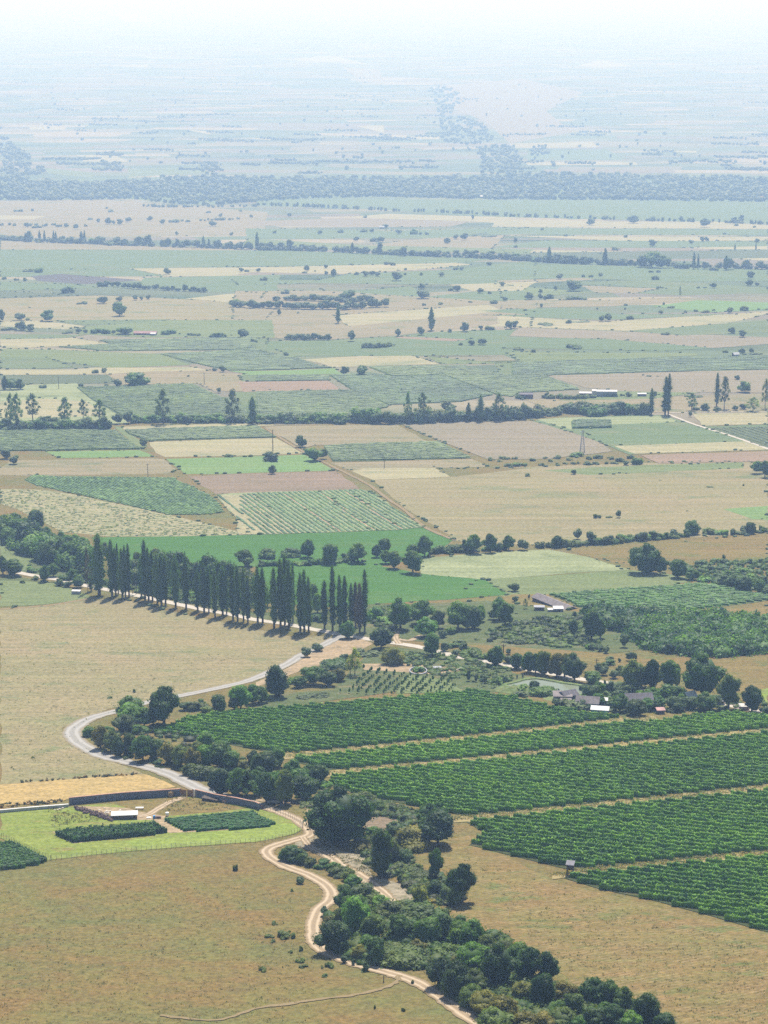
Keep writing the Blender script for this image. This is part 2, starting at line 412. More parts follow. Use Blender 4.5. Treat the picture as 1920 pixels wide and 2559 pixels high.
# beyond y=960 (native), loosely traced strips
for k, s in [
 ('tan', 'A 0,60 700,50 1660,130 1660,280 0,300'), ('straw', 'A 0,150 300,155 220,175 0,178'), ('tan', 'A 0,310 880,345 1660,372 1660,382 0,374'),
 ('green', 'X 640,497 1920,501 1920,558 1280,543 910,522 640,513'), ('green', 'A 0,372 1660,378 B 700,395 1560,435 1300,460 560,475 0,480 A 1120,490 600,495 0,505'),
 ('mauve', 'B 0,190 560,168 1400,190 1250,225 640,228 0,215'), ('straw', 'B 850,140 1660,165 C 0,175 600,190 C 0,200 B 1400,190 B 560,165'),
 ('straw', 'C 0,175 600,190 1300,190 1660,215 1660,240 0,225'), ('green', 'C 0,230 1660,245 1660,280 0,275'), ('straw', 'C 0,280 800,290 1660,290 1660,312 800,320'),
 ('green', 'C 200,312 1660,320 1660,350 1000,360 0,360'), ('straw', 'C 0,370 760,385 560,400 0,395'), ('straw', 'C 1100,360 1660,350 1660,372 1300,370'),
 ('dull', 'C 0,395 1660,375 1660,430 0,440'), ('straw', 'C 1400,432 1660,427 1660,445'),
 ('green', 'B 0,235 900,250 1660,230 1200,300 0,300'), ('tan', 'B 1100,300 1660,268 C 0,285 0,370 B 700,345'), ('lg', 'B 0,300 700,345 1660,370 1660,400 0,360'),
 ('straw', 'A 840,495 1660,485 B 560,475 1300,458 1400,470 1100,500 560,530 0,520 A 1480,545 1100,545'),
 ('green', 'A 0,505 840,498 1080,545 0,550'), ('plow', 'A 200,545 400,530 920,570 560,597 240,575'),
 ('green', 'A 940,555 1660,535 1660,650 1380,650 900,600'), ('green', 'B 600,530 1300,500 1660,440 1660,590 1100,600 400,590 0,600 0,570 400,570'),
 ('green', 'A 0,580 500,600 640,620 0,640'), ('dull', 'A 0,640 420,660 0,690'),
 ('green', 'C 0,470 600,465 1660,500 1660,575 1100,580 500,560 0,560'), ('tan', 'C 0,575 440,555 560,565 0,600'), ('tan', 'C 440,605 960,625 780,655 540,650'),
 ('vine', 'C 300,585 900,570 1660,620 1660,655 1100,670 800,655 980,625'), ('lg', 'C 0,600 540,650 0,690'),
 ('meadow', 'A 0,690 640,670 1100,690 1660,720 1660,830 1000,830 500,840 0,840'), ('straw', 'A 1200,690 1480,660 1660,655 1660,690 1450,712'),
 ('straw', 'B 1250,600 1660,580 1660,640 1400,640'), ('green', 'B 540,650 1000,610 1120,680 900,674'), ('green', 'B 1100,680 1400,645 1660,640 1660,705 1300,700'),
 ('tan', 'B 0,640 500,640 760,660 1660,722 1660,880 1400,880 900,930 490,955 0,940'), ('straw', 'B 500,800 1500,730 1600,770 600,870'),
 ('green', 'B 1460,770 1660,755 C 0,760 400,750 700,790 C 1500,790 800,820 560,830 0,798 B 1660,795'),
 ('tan', 'C 0,700 660,700 1100,680 1300,700 640,740 0,752'), ('lime', 'C 900,740 1200,700 1660,715 1660,760 1300,780'),
 ('vine', 'A 330,830 1100,825 1000,850 560,860'), ('straw', 'A 0,840 280,835 560,870 430,890 0,870'), ('lg', 'A 560,870 1100,830 1660,830 1660,945 900,940 500,920'),
 ('vine', 'A 0,920 560,925 430,945 0,955'), ('straw', 'A 0,955 480,945 720,985 380,1000 60,1015 0,1000'),
 ('vine', 'A 380,1005 720,985 640,960 1500,945 B 0,945 0,1065 A 1660,1022 700,1030'), ('lg', 'A 0,1015 330,1020 1040,1050 1240,1120 700,1142 330,1090 0,1070'),
 ('vine', 'A 0,1070 300,1075 480,1135 200,1145 0,1140'), ('straw', 'C 0,800 580,840 1600,780 1660,790 1400,850 740,900 0,870'),
 ('straw', 'B 1400,880 1660,830 C 0,800 0,875 B 1660,890'),
 ('mauve', 'C 0,872 740,905 1400,930 1660,940 1660,985 1300,1010 700,960 0,930'), ('vine', 'C 740,900 1400,850 1660,830 1660,910 1100,930'),
 ('green', 'B 0,970 490,960 900,935 1200,905 1660,890 C 0,940 600,950 1300,1010 1000,1030 0,1010 B 1660,1030 1660,1055 1100,1060 250,1065 0,1065'),
 ('pink', 'B 940,935 1380,955 1280,967 900,945'), ('lg', 'C 0,1035 1200,1045 1200,1060 0,1108 B 1100,1062 1200,1115 1660,1110'),
 ('straw', 'B 290,1085 680,1062 1010,1060 1200,1115 740,1128 500,1137 420,1110'),
 ('vine', 'A 1040,1052 1660,1022 B 240,1070 420,1130 500,1140 0,1157 A 1480,1155 1330,1125'),
 ('vine', 'C 0,1110 560,1085 1230,1075 1660,1060 1660,1150 900,1168 200,1190 0,1185'),
 # D/E/F band
 ('lime', 'D 1480,70 1660,68 E 510,52 560,90 0,98 D 1620,90'), ('straw', 'D 0,62 480,60 620,48 1250,45 1370,68 1000,72 720,92 0,97'),
 ('tan', 'D 690,95 1000,72 1390,70 1660,120 E 0,140 D 1660,205 1390,200 1280,150 760,160'), ('dull', 'D 0,97 700,95 760,150 0,155'),
 ('paleg', 'D 0,195 160,160 500,150 540,200 760,350 840,410 0,410'), ('straw', 'D 0,270 300,250 560,265 700,360 0,380'),
 ('pink', 'E 0,140 470,133 540,190 0,207'), ('mauve', 'F 210,100 830,80 1660,62 1660,212 1220,207 1000,230 620,190 480,180'),
 ('tan', 'F 80,255 900,240 1660,215 1660,335 1000,340 300,335'), ('lg', 'F 660,200 1220,210 900,250 300,260'),
 ('lg', 'D 740,430 800,430 D 960,560 D 900,575'), ('straw', 'D 800,430 1660,405 1660,424 800,450'),
 ('straw', 'D 970,530 E 0,510 130,505 310,605 0,620 D 1070,628 1010,600'), ('lime', 'D 290,592 900,583 1010,625 380,635'),
 ('tan', 'D 70,650 990,635 1060,640 1150,715 1080,735 220,750 0,745 0,700'), ('lime', 'D 1080,640 E 0,625 310,612 510,715 0,735 D 1200,738'),
 ('tan', 'E 50,430 900,412 1120,530 860,545 380,550 300,575 150,490'), ('mauve', 'E 930,410 1300,400 1660,397 F 0,390 150,395 470,470 650,590 240,640 E 1500,640 1390,600 1200,530'),
 ('tan', 'E 480,665 1400,640 1500,690 1180,700 620,717'), ('straw', 'E 620,720 700,700 1160,700 1260,755 760,777'),
 ('meadow', 'E 760,780 1260,757 1660,700 F 0,700 860,665 1530,655 1660,720 1660,1120 1150,1150 620,1170 200,1200 E 1660,1200 1280,1170 1250,1130 980,970'),
 ('lg', 'F 200,715 860,680 1500,662 1500,700 500,745'), ('green', 'F 130,395 330,370 980,355 1200,430 1480,510 1560,545 760,612 640,560 480,500 380,465'),
 ('paleg', 'F 160,385 330,372 980,360 1080,400 600,420 380,450'),
 ('straw', 'F 660,555 1520,525 1660,580 800,608'), ('pink', 'F 830,615 1660,590 1660,655 1300,660 950,668'), ('straw', 'F 1170,345 1660,337 1660,415 1230,427'),
 ('green', 'F 1230,430 1660,418 1660,432 1270,440'), ('dull', 'F 1270,440 1660,430 1660,572 1480,505'),
 ('brown', 'D 1220,755 E 0,738 520,720 680,840 0,862 D 1400,867 1300,810'), ('lime', 'F 1370,965 1660,945 1660,1035 1560,1030'),
 ('hay', 'I 320,182 1100,140 1660,90 1660,330 1200,262 960,242 800,300 520,240'), ('paleg', 'H 1080,245 1660,200 I 240,190 500,240 760,320 360,345 0,372 H 1400,385 1070,350'),
 ('lg', 'H 1400,385 I 0,372 760,322 1000,345 1200,385 1000,425 560,467 250,480 0,500 H 1500,480 1380,430'),
 ('hay', 'I 700,600 1100,590 1660,560 1660,655 1000,640'), ('hay', 'I 0,480 250,480 480,600 0,600 H 1400,520 1100,560 1100,540 1640,490'),
]: fld(k, s, big=60.0)
fld('straw', 'D 0,835 270,840 480,870 780,935 1150,1015 1540,1110 1630,1132 1100,1143 700,1142 400,1115 100,960 0,930', big=7, stripe=(-.5, 5.0, (.10, .14, .06), .8), contrast=2.0, grain=1.4)
fld('emer', 'D 600,1150 1100,1142 E 0,1132 600,1105 1080,1085 1275,1166 H 1100,240 800,300 0,300 G 1200,330 700,260', 'smooth emerald green crop field behind the poplar row', big=45, grain=.8)
fld('emer', 'H 0,300 560,275 730,268 820,300 1060,345 1480,385 1650,482 1400,502 740,545 560,570 0,520', 'lower emerald green crop field behind the poplar row', big=45, grain=.8)
fld('scrub', 'G 0,140 230,170 560,320 880,500 H 0,600 560,570 740,545 1100,540 1500,520 I 480,600 850,640 870,830 600,870 0,830 H 1660,830 900,770 560,740 G 1500,600 540,410 150,340 0,300', big=25)
fld('lg', 'G 0,130 230,160 220,270 150,330 0,300', big=15)
fld('straw', 'G 850,345 920,350 1100,380 1660,470 1660,560 900,450', big=10)
fld('hay', 'I 0,820 600,860 1000,880 1350,900 1660,880 1660,1160 1480,1180 1100,1000 600,945 0,880 H 1250,790', big=25)
fld('bright', 'I 1600,1100 1660,1088 1660,1185 1610,1160', big=10)
fld('lg', 'G 0,375 150,372 380,412 530,470 610,500 300,545 0,560', big=20)
fld('scrub', 'G 0,375 150,372 380,412 330,400 0,390', big=9)
fld('meadow', 'G 0,575 300,555 620,505 860,525 1000,565 1370,645 1660,705 H 250,760 540,750 400,820 300,865 0,1015 G 1500,1065 1150,1140 700,1225 J 560,250 400,310 420,370 540,470 760,540 1050,640 950,612 300,652 0,675 0,0 G 0,1100', 'broad dry pasture inside the bend of the gravel road', big=26)
fld('dirt', 'H 540,760 700,775 760,800 560,900 330,960 200,1010 0,1080 0,1050 200,960 400,840', big=12)
fld('scrub', 'H 760,820 1250,850 1660,960 I 0,990 400,1070 700,1100 900,1200 I 740,1280 500,1200 0,1120 H 1400,1105 900,1110 0,1230 0,1130 500,1100', big=14)
fld('lg', 'H 980,1000 1250,1040 1350,1110 900,1125', big=9)
fld('dirt', 'H 680,930 960,930 1400,960 1200,1000 700,970', big=8, contrast=.7)
GOLD, _g = fld('gold', 'J 0,675 300,650 800,612 950,610 1060,650 1140,690 1000,715 450,765 400,785 0,815', 'golden straw stubble field above the block wall', big=9)
fld('lawn', 'J 0,850 440,822 1170,755 1300,765 1660,830 K 130,865 250,900 300,940 305,965 250,995 100,1030 0,1047 J 1300,1072 800,1112 340,1162 300,1165 120,1070 0,1022', 'green lawn inside the walled plot', big=10)
fld('bright', 'J 800,1042 1100,1008 1660,952 K 120,930 290,930 300,965 250,990 0,1040 J 1300,1060 900,1085', 'strip of bright yellow green grass along the plot fence', big=9)
fld('dirt', 'J 500,815 880,830 1100,880 1060,900 1200,985 1100,990 1000,905 880,905 700,870', big=6)
fld('dirt', 'J 335,975 480,1058 1100,985 1200,985 1660,955 1660,938 1100,970 480,1030', big=5)
fld('hay', 'J 700,790 1160,760 1280,765 1600,830 1070,880 900,850', big=6)
fld('hay', 'M 980,130 1380,20 N 0,180 300,330 1660,650 1660,1300 900,1300 200,850 M 1500,640 1180,520 1130,470 1350,460 1440,300', 'dry striated grassland beside the vineyard', big=16, contrast=1.5, stripe=(-.55, 1.3, (.27, .205, .115), .4))
fld('dirt', 'K 330,800 60,790 0,780 0,760 250,800 380,850 420,1000 330,950', big=6)
fld('wash', 'K 380,990 420,1060 560,1110 700,1130 740,1240 M 760,290 1010,360 1020,450 960,470 760,330 640,280 480,190 330,110 250,80 260,50', 'pale eroded gully bed between the thickets', name='dry_gully', big=5, stripe=(-.8, 1.6, (.34, .28, .2), .6))
fld('brown', 'K 700,880 900,850 1050,880 960,960 850,1000 720,1000', big=6)
# path strips of pale dry grass inside the vineyard
VP = []

# ------------------------------------------------------------------ roads as ribbons with ruts
def road_mat(base, rut, mid, name="road_surface"):
    m, nt, out = newmat(name)
    uv = N(nt, "ShaderNodeUVMap"); sep = N(nt, "ShaderNodeSeparateXYZ"); nt.links.new(uv.outputs[0], sep.inputs[0])
    vec = N(nt, "ShaderNodeTexCoord").outputs['Object']
    wob = mathn(nt, 'MULTIPLY', mathn(nt, 'SUBTRACT', noise(nt, vec, .12, 3), .5), .22)
    u = mathn(nt, 'ADD', sep.outputs[0], wob)
    a = mathn(nt, 'ABSOLUTE', mathn(nt, 'SUBTRACT', mathn(nt, 'ABSOLUTE', mathn(nt, 'SUBTRACT', u, .5)), .22))
    rutf = ramp(nt, a, .13, .04)
    edge = ramp(nt, mathn(nt, 'ADD', mathn(nt, 'ABSOLUTE', mathn(nt, 'SUBTRACT', u, .5)), mathn(nt, 'MULTIPLY', mathn(nt, 'SUBTRACT', noise(nt, vec, .7, 5, .7), .5), .35)), .32, .46)
    n = ramp(nt, noise(nt, vec, 1.2, 5, .7), .3, .7)
    col = mixc(nt, n, tuple(x * .8 for x in base), tuple(x * 1.15 for x in base))
    col = mixc(nt, mathn(nt, 'MULTIPLY', rutf, .85), col, rut)
    col = mixc(nt, mathn(nt, 'MULTIPLY', edge, .92), col, mid)
    diffuse_out(nt, out, col, 1.0, n, .5, .1)
    return m
GRAVEL = road_mat((.25, .235, .205), (.33, .31, .275), (.21, .17, .10)); DIRTR = road_mat((.26, .195, .12), (.42, .33, .22), (.19, .14, .07)); PALER = road_mat((.38, .34, .28), (.44, .39, .32), (.26, .22, .14))
TRACKM = road_mat((.19, .14, .07), (.23, .175, .095), (.165, .125, .05))
def catmull(pts, k):
    out = []
    for i in range(len(pts) - 1):
        p0 = pts[max(i - 1, 0)]; p1 = pts[i]; p2 = pts[i + 1]; p3 = pts[min(i + 2, len(pts) - 1)]
        for j in range(k):
            t = j / k
            out.append(.5 * ((2 * p1) + (p2 - p0) * t + (2 * p0 - 5 * p1 + 4 * p2 - p3) * t * t + (3 * p1 - p0 - 3 * p2 + p3) * t ** 3))
    out.append(pts[-1]); return out
def road(name, s, width, mat, label, widths=None):
    off = layer(parse(s), .012)
    g = [P(x, y, off) for x, y in parse(s)]; g = [Vector((p.x, p.y)) for p in g]
    K = 7
    ws = [width] * len(g) if widths is None else widths
    c = catmull(g, K); V = []; Fc = []; UV = []
    for i, p in enumerate(c):
        t = (c[min(i + 1, len(c) - 1)] - c[max(i - 1, 0)]); t.normalize(); n = Vector((-t.y, t.x))
        wi = i / K; a = int(min(wi, len(ws) - 1)); b = min(a + 1, len(ws) - 1); wd = ws[a] + (ws[b] - ws[a]) * (wi - a)
        j1, j2 = random.uniform(-.3, .3), random.uniform(-.3, .3)
        for q, sgn, jj in ((0, 1, j1), (1, 1 / 3, 0), (2, -1 / 3, 0), (3, -1, j2)):
            o = p + n * (wd / 2 * sgn + (jj if q in (0, 3) else 0)); V.append((o.x, o.y, gz(o.y) + off)); UV.append((q / 3.0, i * .3))
    for i in range(len(c) - 1):
        for q in range(3): b = i * 4 + q; Fc.append((b, b + 4, b + 5, b + 1))
    me = bpy.data.meshes.new(name); me.from_pydata(V, [], Fc); me.materials.append(mat)
    uvl = me.uv_layers.new(name="UVMap")
    for l in me.loops: uvl.data[l.index].uv = UV[l.vertex_index]
    me.update(); o = mobj(name, me); return tag(o, label, None, None, 'structure')
road("road", 'G -40,300 150,345 380,385 540,420 700,450 900,490 1160,545 1300,575 1500,610 1660,645 H 180,670 400,712 560,742 700,765 900,795 1080,825 1300,882 1500,915 I 0,945 100,965 400,1020 560,1045 700,1065 850,1100 1150,1150 1400,1195 1700,1260', 5.0, PALER, "pale unpaved road running behind the row of poplars")
road("gravel_road", 'H 575,742 480,785 400,825 300,872 200,932 0,1020 G 1500,1068 1150,1140 950,1180 J 850,172 740,203 640,228 540,268 470,330 490,385 570,440 670,490 790,520 900,548 1020,578 1120,615 1200,655 1290,700 1400,735 K 0,800 90,832', 6.0, GRAVEL, "grey gravel road making a wide hairpin bend", [5, 5, 5, 5, 5, 4.8, 4.6, 4.6, 4.6, 4.8, 5, 5.4, 6, 6.4, 6.2, 5.8, 5.8, 5.6, 5.6, 5.8, 6, 6.2, 6, 5.4, 4.2, 3.8])
road("dirt_track", 'K 20,815 90,832 170,860 260,900 335,955 350,1000 260,1030 150,1062 70,1100 100,1150 200,1208 330,1255 M 440,330 485,385 475,440 415,495 380,560 370,640 380,705 440,765 540,810 650,850 760,880 900,920 1040,970 1160,1040 1300,1140 1450,1240 1580,1330 1700,1430', 3.9, DIRTR, "sandy dirt track with two wheel ruts winding past the thicket")
road("footpath", 'M 930,925 905,970 820,1010 650,1050 400,1082 200,1112 0,1140 J 1400,2200 X 400,2537', 1.1, TRACKM, "thin worn path branching off the dirt track")
road("field_track", 'G 0,577 300,553 500,522 620,500', 2.6, TRACKM, "grassy track leading to the concrete box by the road")
road("farm_road", 'F 1000,345 1180,415 1420,490 1670,578', 3.0, PALER, "pale straight farm road across the plain")
road("farm_road", 'F 990,342 1200,338 1680,334', 2.2, PALER, "pale farm road running along the row of trees")
road("dirt_track", 'H 930,800 905,760 915,715', 2.6, DIRTR, "short rutted spur going up from the road junction")
road("dirt_track", 'H 920,770 1000,778 1070,745', 2.6, DIRTR, "curved rutted spur beside the road junction")
road("yard_path", 'J 1200,755 1100,790 1020,835 960,870 900,880', 2.6, DIRTR, "rutted driveway from the wooden gate into the walled plot")
road("gully_track", 'K 300,1015 360,1080 M 470,150 560,220 660,270 760,340 840,400 910,460', 3.0, DIRTR, "pale dry wash running between the thickets", [2, 2.5, 3.5, 4, 4, 4, 3, 1.5])
road("field_edge_path", 'E 60,440 300,590 500,690 720,800 830,880 980,985 1110,1090 1290,1165', 2.2, TRACKM, "narrow grassy track along the edge of the striped field")

# ------------------------------------------------------------------ foliage meshes
def ico_blob(c, r, seed, sub=1, jit=.18):
    t = (1 + 5 ** .5) / 2
    v = [(-1, t, 0), (1, t, 0), (-1, -t, 0), (1, -t, 0), (0, -1, t), (0, 1, t), (0, -1, -t), (0, 1, -t), (t, 0, -1), (t, 0, 1), (-t, 0, -1), (-t, 0, 1)]
    f = [(0, 11, 5), (0, 5, 1), (0, 1, 7), (0, 7, 10), (0, 10, 11), (1, 5, 9), (5, 11, 4), (11, 10, 2), (10, 7, 6), (7, 1, 8), (3, 9, 4), (3, 4, 2), (3, 2, 6), (3, 6, 8), (3, 8, 9), (4, 9, 5), (2, 4, 11), (6, 2, 10), (8, 6, 7), (9, 8, 1)]
    v = [Vector(x).normalized() for x in v]
    for _ in range(sub):
        nf = []; cache = {}
        def mid(a, b):
            k = (min(a, b), max(a, b))
            if k not in cache: v.append(((v[a] + v[b]) / 2).normalized()); cache[k] = len(v) - 1
            return cache[k]
        for a, b, c_ in f:
            ab, bc, ca = mid(a, b), mid(b, c_), mid(c_, a); nf += [(a, ab, ca), (b, bc, ab), (c_, ca, bc), (ab, bc, ca)]
        f = nf
    rg = np.random.default_rng(seed)
    A = np.array([tuple(x) for x in v]); A = A * (1 + rg.uniform(-jit, jit, (len(A), 1)))
    return A * np.asarray(r) + np.asarray(c), np.array(f)
BLOB0 = [ico_blob((0, 0, 0), 1, i, 0, .22) for i in range(6)]
BLOB1 = [ico_blob((0, 0, 0), 1, i, 1, .16) for i in range(6)]
def leaves(centres, normals, sizes, rg):
    n = len(centres)
    nr = normals / (np.linalg.norm(normals, axis=1, keepdims=True) + 1e-9) + rg.normal(0, .42, (n, 3)); nr /= np.linalg.norm(nr, axis=1, keepdims=True) + 1e-9
    h = rg.normal(0, 1, (n, 3)); u = np.cross(nr, h); u /= np.linalg.norm(u, axis=1, keepdims=True) + 1e-9; v = np.cross(nr, u)
    s = sizes[:, None]
    a = rg.uniform(.75, 1.25, (n, 1)); 
    V = np.stack([centres - u * s * a, centres - v * s * .55, centres + u * s * a, centres + v * s * .55], 1).reshape(-1, 3)
    return V, np.arange(4 * n).reshape(n, 4)
class Fol:
    def __init__(s, seed): s.V = []; s.T = []; s.Q = []; s.tt = []; s.tq = []; s.n = 0; s.rg = np.random.default_rng(seed)
    def blob(s, c, r, tint, hi=True):
        A, f = (BLOB1 if hi else BLOB0)[int(s.rg.integers(6))]
        s.V.append(A * np.asarray(r) + np.asarray(c)); s.T.append(f + s.n); s.tt += [tint] * len(f); s.n += len(A)
    def shell(s, c, r, n, size, tint):
        """leaves round one clump"""
        rg = s.rg; d = rg.normal(0, 1, (n, 3)); d /= np.linalg.norm(d, axis=1, keepdims=True); d[:, 2] = np.where(d[:, 2] < -.35, -d[:, 2], d[:, 2])
        rad = rg.uniform(.80, 1.30, (n, 1)) ** 1.1; cc = d * np.asarray(r) * rad + np.asarray(c)
        V, Q = leaves(cc, d, rg.uniform(.6, 1.3, n) * size, rg)
        s.V.append(V); s.Q.append(Q + s.n); s.n += len(V); s.tq += list(np.clip(tint + rg.normal(0, .13, n), 0, 1))
    def mesh(s, name, mat=None):
        Fs = []; tt = []
        if s.T: Fs.append(np.concatenate(s.T)); tt += s.tt
        if s.Q: Fs.append(np.concatenate(s.Q)); tt += s.tq
        return mesh_np(name, np.concatenate(s.V), Fs, mat or LEAF, tint=tt)
def crown_round(seed, nclump=38, nleaf=4600, cz=.53, rz=.46, low=.06, size=.030, core=True, lobed=.6, top=1.0):
    """unit crown: height 1, half width .5"""
    f = Fol(seed); rg = f.rg
    lob = [(rg.uniform(0, 6.28), rg.uniform(.4, 1)) for _ in range(3)]
    cl = []
    for i in range(nclump):
        while True:
            d = rg.normal(0, 1, 3); d /= np.linalg.norm(d)
            r = rg.uniform(.35, 1) ** .5
            ang = math.atan2(d[1], d[0]); k = 1 - lobed * .5 + lobed * .5 * sum(math.cos(ang * (1 + q) + a) * b for q, (a, b) in enumerate(lob)) / 1.5
            p = np.array([d[0] * .36 * r * k, d[1] * .36 * r * k, cz + d[2] * (rz - .08) * r])
            if p[2] > low: break
        cr = rg.uniform(.07, .18) * (1.15 if p[2] < cz else .9)
        cl.append((p, cr))
    per = nleaf // nclump
    for p, cr in cl:
        t = rg.uniform(.15, .85)
        if core: f.blob(p, (cr * .86, cr * .86, cr * .78), t * .75)  # core toned below its leaves, painting shade inside the clump
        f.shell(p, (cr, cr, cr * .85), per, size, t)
    if core: f.blob((0, 0, cz), (.27, .27, rz * .72), .25)  # dark heart painted as shade deep in the crown
    return f.mesh("crown")
def crown_poplar(seed, stems=1, nleaf=2200, size=.020, dens=1.0):
    f = Fol(seed); rg = f.rg
    n = 26
    for st in range(stems):
        ox, oy = (0, 0) if st == 0 else (rg.uniform(-.28, .28), rg.uniform(-.28, .28)); hh = 1.0 if st == 0 else rg.uniform(.72, .95)
        for i in range(n):
            t = (i + .5) / n; z = .10 + .88 * t * hh + rg.uniform(-.01, .01)
            rr = .46 * (min(1, t * 4 + .40)) * (1 - t ** 4) ** .7 * (.85 if stems > 1 else 1.0) + .05
            rr *= rg.uniform(.75, 1.12)
            c = (ox + rg.uniform(-.14, .14) * (1 - t), oy + rg.uniform(-.14, .14) * (1 - t), z); tn = rg.uniform(.15, .8)
            f.blob(c, (rr * .72, rr * .72, .04), tn * .7, False)  # disc tinted darker to paint shade inside the column
            f.shell(c, (rr, rr, .05), int(nleaf / n / stems), size * 1.0, tn)
    me = f.mesh("crown")
    return me
def leafshape_fix(me, sx):  # leaves of tall narrow crowns: keep them square after the instance is scaled
    return me
def crown_sparse(seed, nclump=26, nleaf=1500, size=.03, sub=True):
    f = Fol(seed); rg = f.rg
    for i in range(nclump):
        t = (i + .5) / nclump; z = .22 + .74 * t; rr = (.40 * math.sin(math.pi * min(1, t * .8 + .22)) + .05)
        a = i * 2.4 + rg.uniform(-.4, .4); r = rr * rg.uniform(.25, 1.0); cr = rg.uniform(.06, .12)
        p = (math.cos(a) * r, math.sin(a) * r, z); tn = rg.uniform(.2, .8)
        if i % 2: f.blob(p, (cr * .7, cr * .7, cr * .5), tn * .7, False)  # clump core darkened as painted inner shade
        f.shell(p, (cr * 1.1, cr * 1.1, cr * .8), nleaf // nclump, size, tn)
    return f.mesh("crown")
def crown_far(seed, slim=False):
    f = Fol(seed); rg = f.rg
    if slim:
        for i in range(9):
            t = (i + .5) / 9; rr = .42 * min(1, t * 4 + .4) * (1 - t ** 3) + .06
            f.blob((rg.uniform(-.06, .06), rg.uniform(-.06, .06), .08 + .88 * t), (rr, rr, .08), rg.uniform(.2, .7), False)
            f.shell((0, 0, .08 + .88 * t), (rr, rr, .07), 18, .05, rg.uniform(.2, .8))
    else:
        for i in range(11):
            d = rg.normal(0, 1, 3); d /= np.linalg.norm(d); p = np.array([d[0] * .29, d[1] * .29, .52 + d[2] * .27]); r = rg.uniform(.14, .22); t = rg.uniform(.2, .8)
            f.blob(p, (r, r, r), t * .8, False); f.shell(p, (r, r, r), 26, .05, t)  # cores darker than the leaves, standing in for shade
        f.blob((0, 0, .45), (.3, .3, .38), .3, False)  # dark centre painted for shade within the far crown
    return f.mesh("crown")
def crown_bush(seed, nclump=20, nleaf=1800, size=.042, far=False):
    f = Fol(seed); rg = f.rg
    for i in range(nclump):
        a = rg.uniform(0, 6.28); r = .36 * rg.uniform(0, 1) ** .5; hz_ = .72 * (1 - (r / .5) ** 2) * rg.uniform(.55, 1.1); cr = rg.uniform(.11, .2)
        p = (math.cos(a) * r, math.sin(a) * r, max(.12, hz_ * .9)); t = rg.uniform(.15, .85)
        f.blob(p, (cr * .88, cr * .88, cr * 1.1), t * .75, not far); f.shell(p, (cr, cr, cr * 1.2), nleaf // nclump, size, t)  # bush cores darkened, shade put into the tint
        if p[2] > .3: f.blob((p[0], p[1], p[2] * .4), (cr, cr, p[2] * .42), .25, False)  # dark filler low in the bush paints shade under the clumps
    return f.mesh("crown")
def trunk_mesh(seed, limbs=5, split=.32, r=.035, top=.75):
    rg = random.Random(seed); mb = MB()
    b = Vector((0, 0, -.05)); s = Vector((rg.uniform(-.03, .03), rg.uniform(-.03, .03), split))
    mb.tube(b, s, r * 1.25, r * .85, 7)
    e = Vector((s.x + rg.uniform(-.05, .05), s.y + rg.uniform(-.05, .05), top)); mb.tube(s, e, r * .8, r * .2, 6)
    for i in range(limbs):
        a = i * 6.28 / max(1, limbs) + rg.uniform(-.4, .4); z0 = split * rg.uniform(.8, 1.3)
        p0 = Vector((s.x, s.y, z0)); p1 = p0 + Vector((math.cos(a) * .16, math.sin(a) * .16, .12)); p2 = p1 + Vector((math.cos(a) * .12, math.sin(a) * .12, .16))
        mb.tube(p0, p1, r * .5, r * .32, 5, False); mb.tube(p1, p2, r * .32, r * .1, 5)
    me = bpy.data.meshes.new("trunk"); me.from_pydata(mb.v, [], mb.f); me.materials.append(BARK); me.update(); return me
PROTO = {
 'r': [crown_round(100 + i, nclump=32 + 4 * i) for i in range(6)],
 'c': [crown_round(150 + i, nclump=40, low=.04, cz=.48, rz=.50, lobed=.15, nleaf=6000, size=.026) for i in range(3)],
 'p': [crown_poplar(200 + i, 1) for i in range(4)],
 't': [crown_sparse(300 + i) for i in range(4)],
 'b': [crown_bush(400 + i) for i in range(5)],
 'rf': [crown_far(500 + i) for i in range(6)], 'pf': [crown_far(600 + i, True) for i in range(3)],
 'bf': [crown_bush(700 + i, 9, 260, .07, True) for i in range(4)],
}
TRUNK = {'r': [trunk_mesh(i) for i in range(3)], 'p': [trunk_mesh(10 + i, 0, .2, .09, .7) for i in range(2)], 't': [trunk_mesh(20 + i, 8, .25, .03, .9) for i in range(2)], 'b': [trunk_mesh(30, 5, .12, .03, .4)]}
COLS = {'': (.075, .150, .018), 'y': (.175, .170, .020), 'g': (.098, .205, .020), 'o': (.100, .145, .022), 'w': (.18, .23, .07), 'd': (.044, .095, .016), 's': (.088, .135, .042), 'G': (.22, .27, .035), 'r': (.11, .092, .045)}
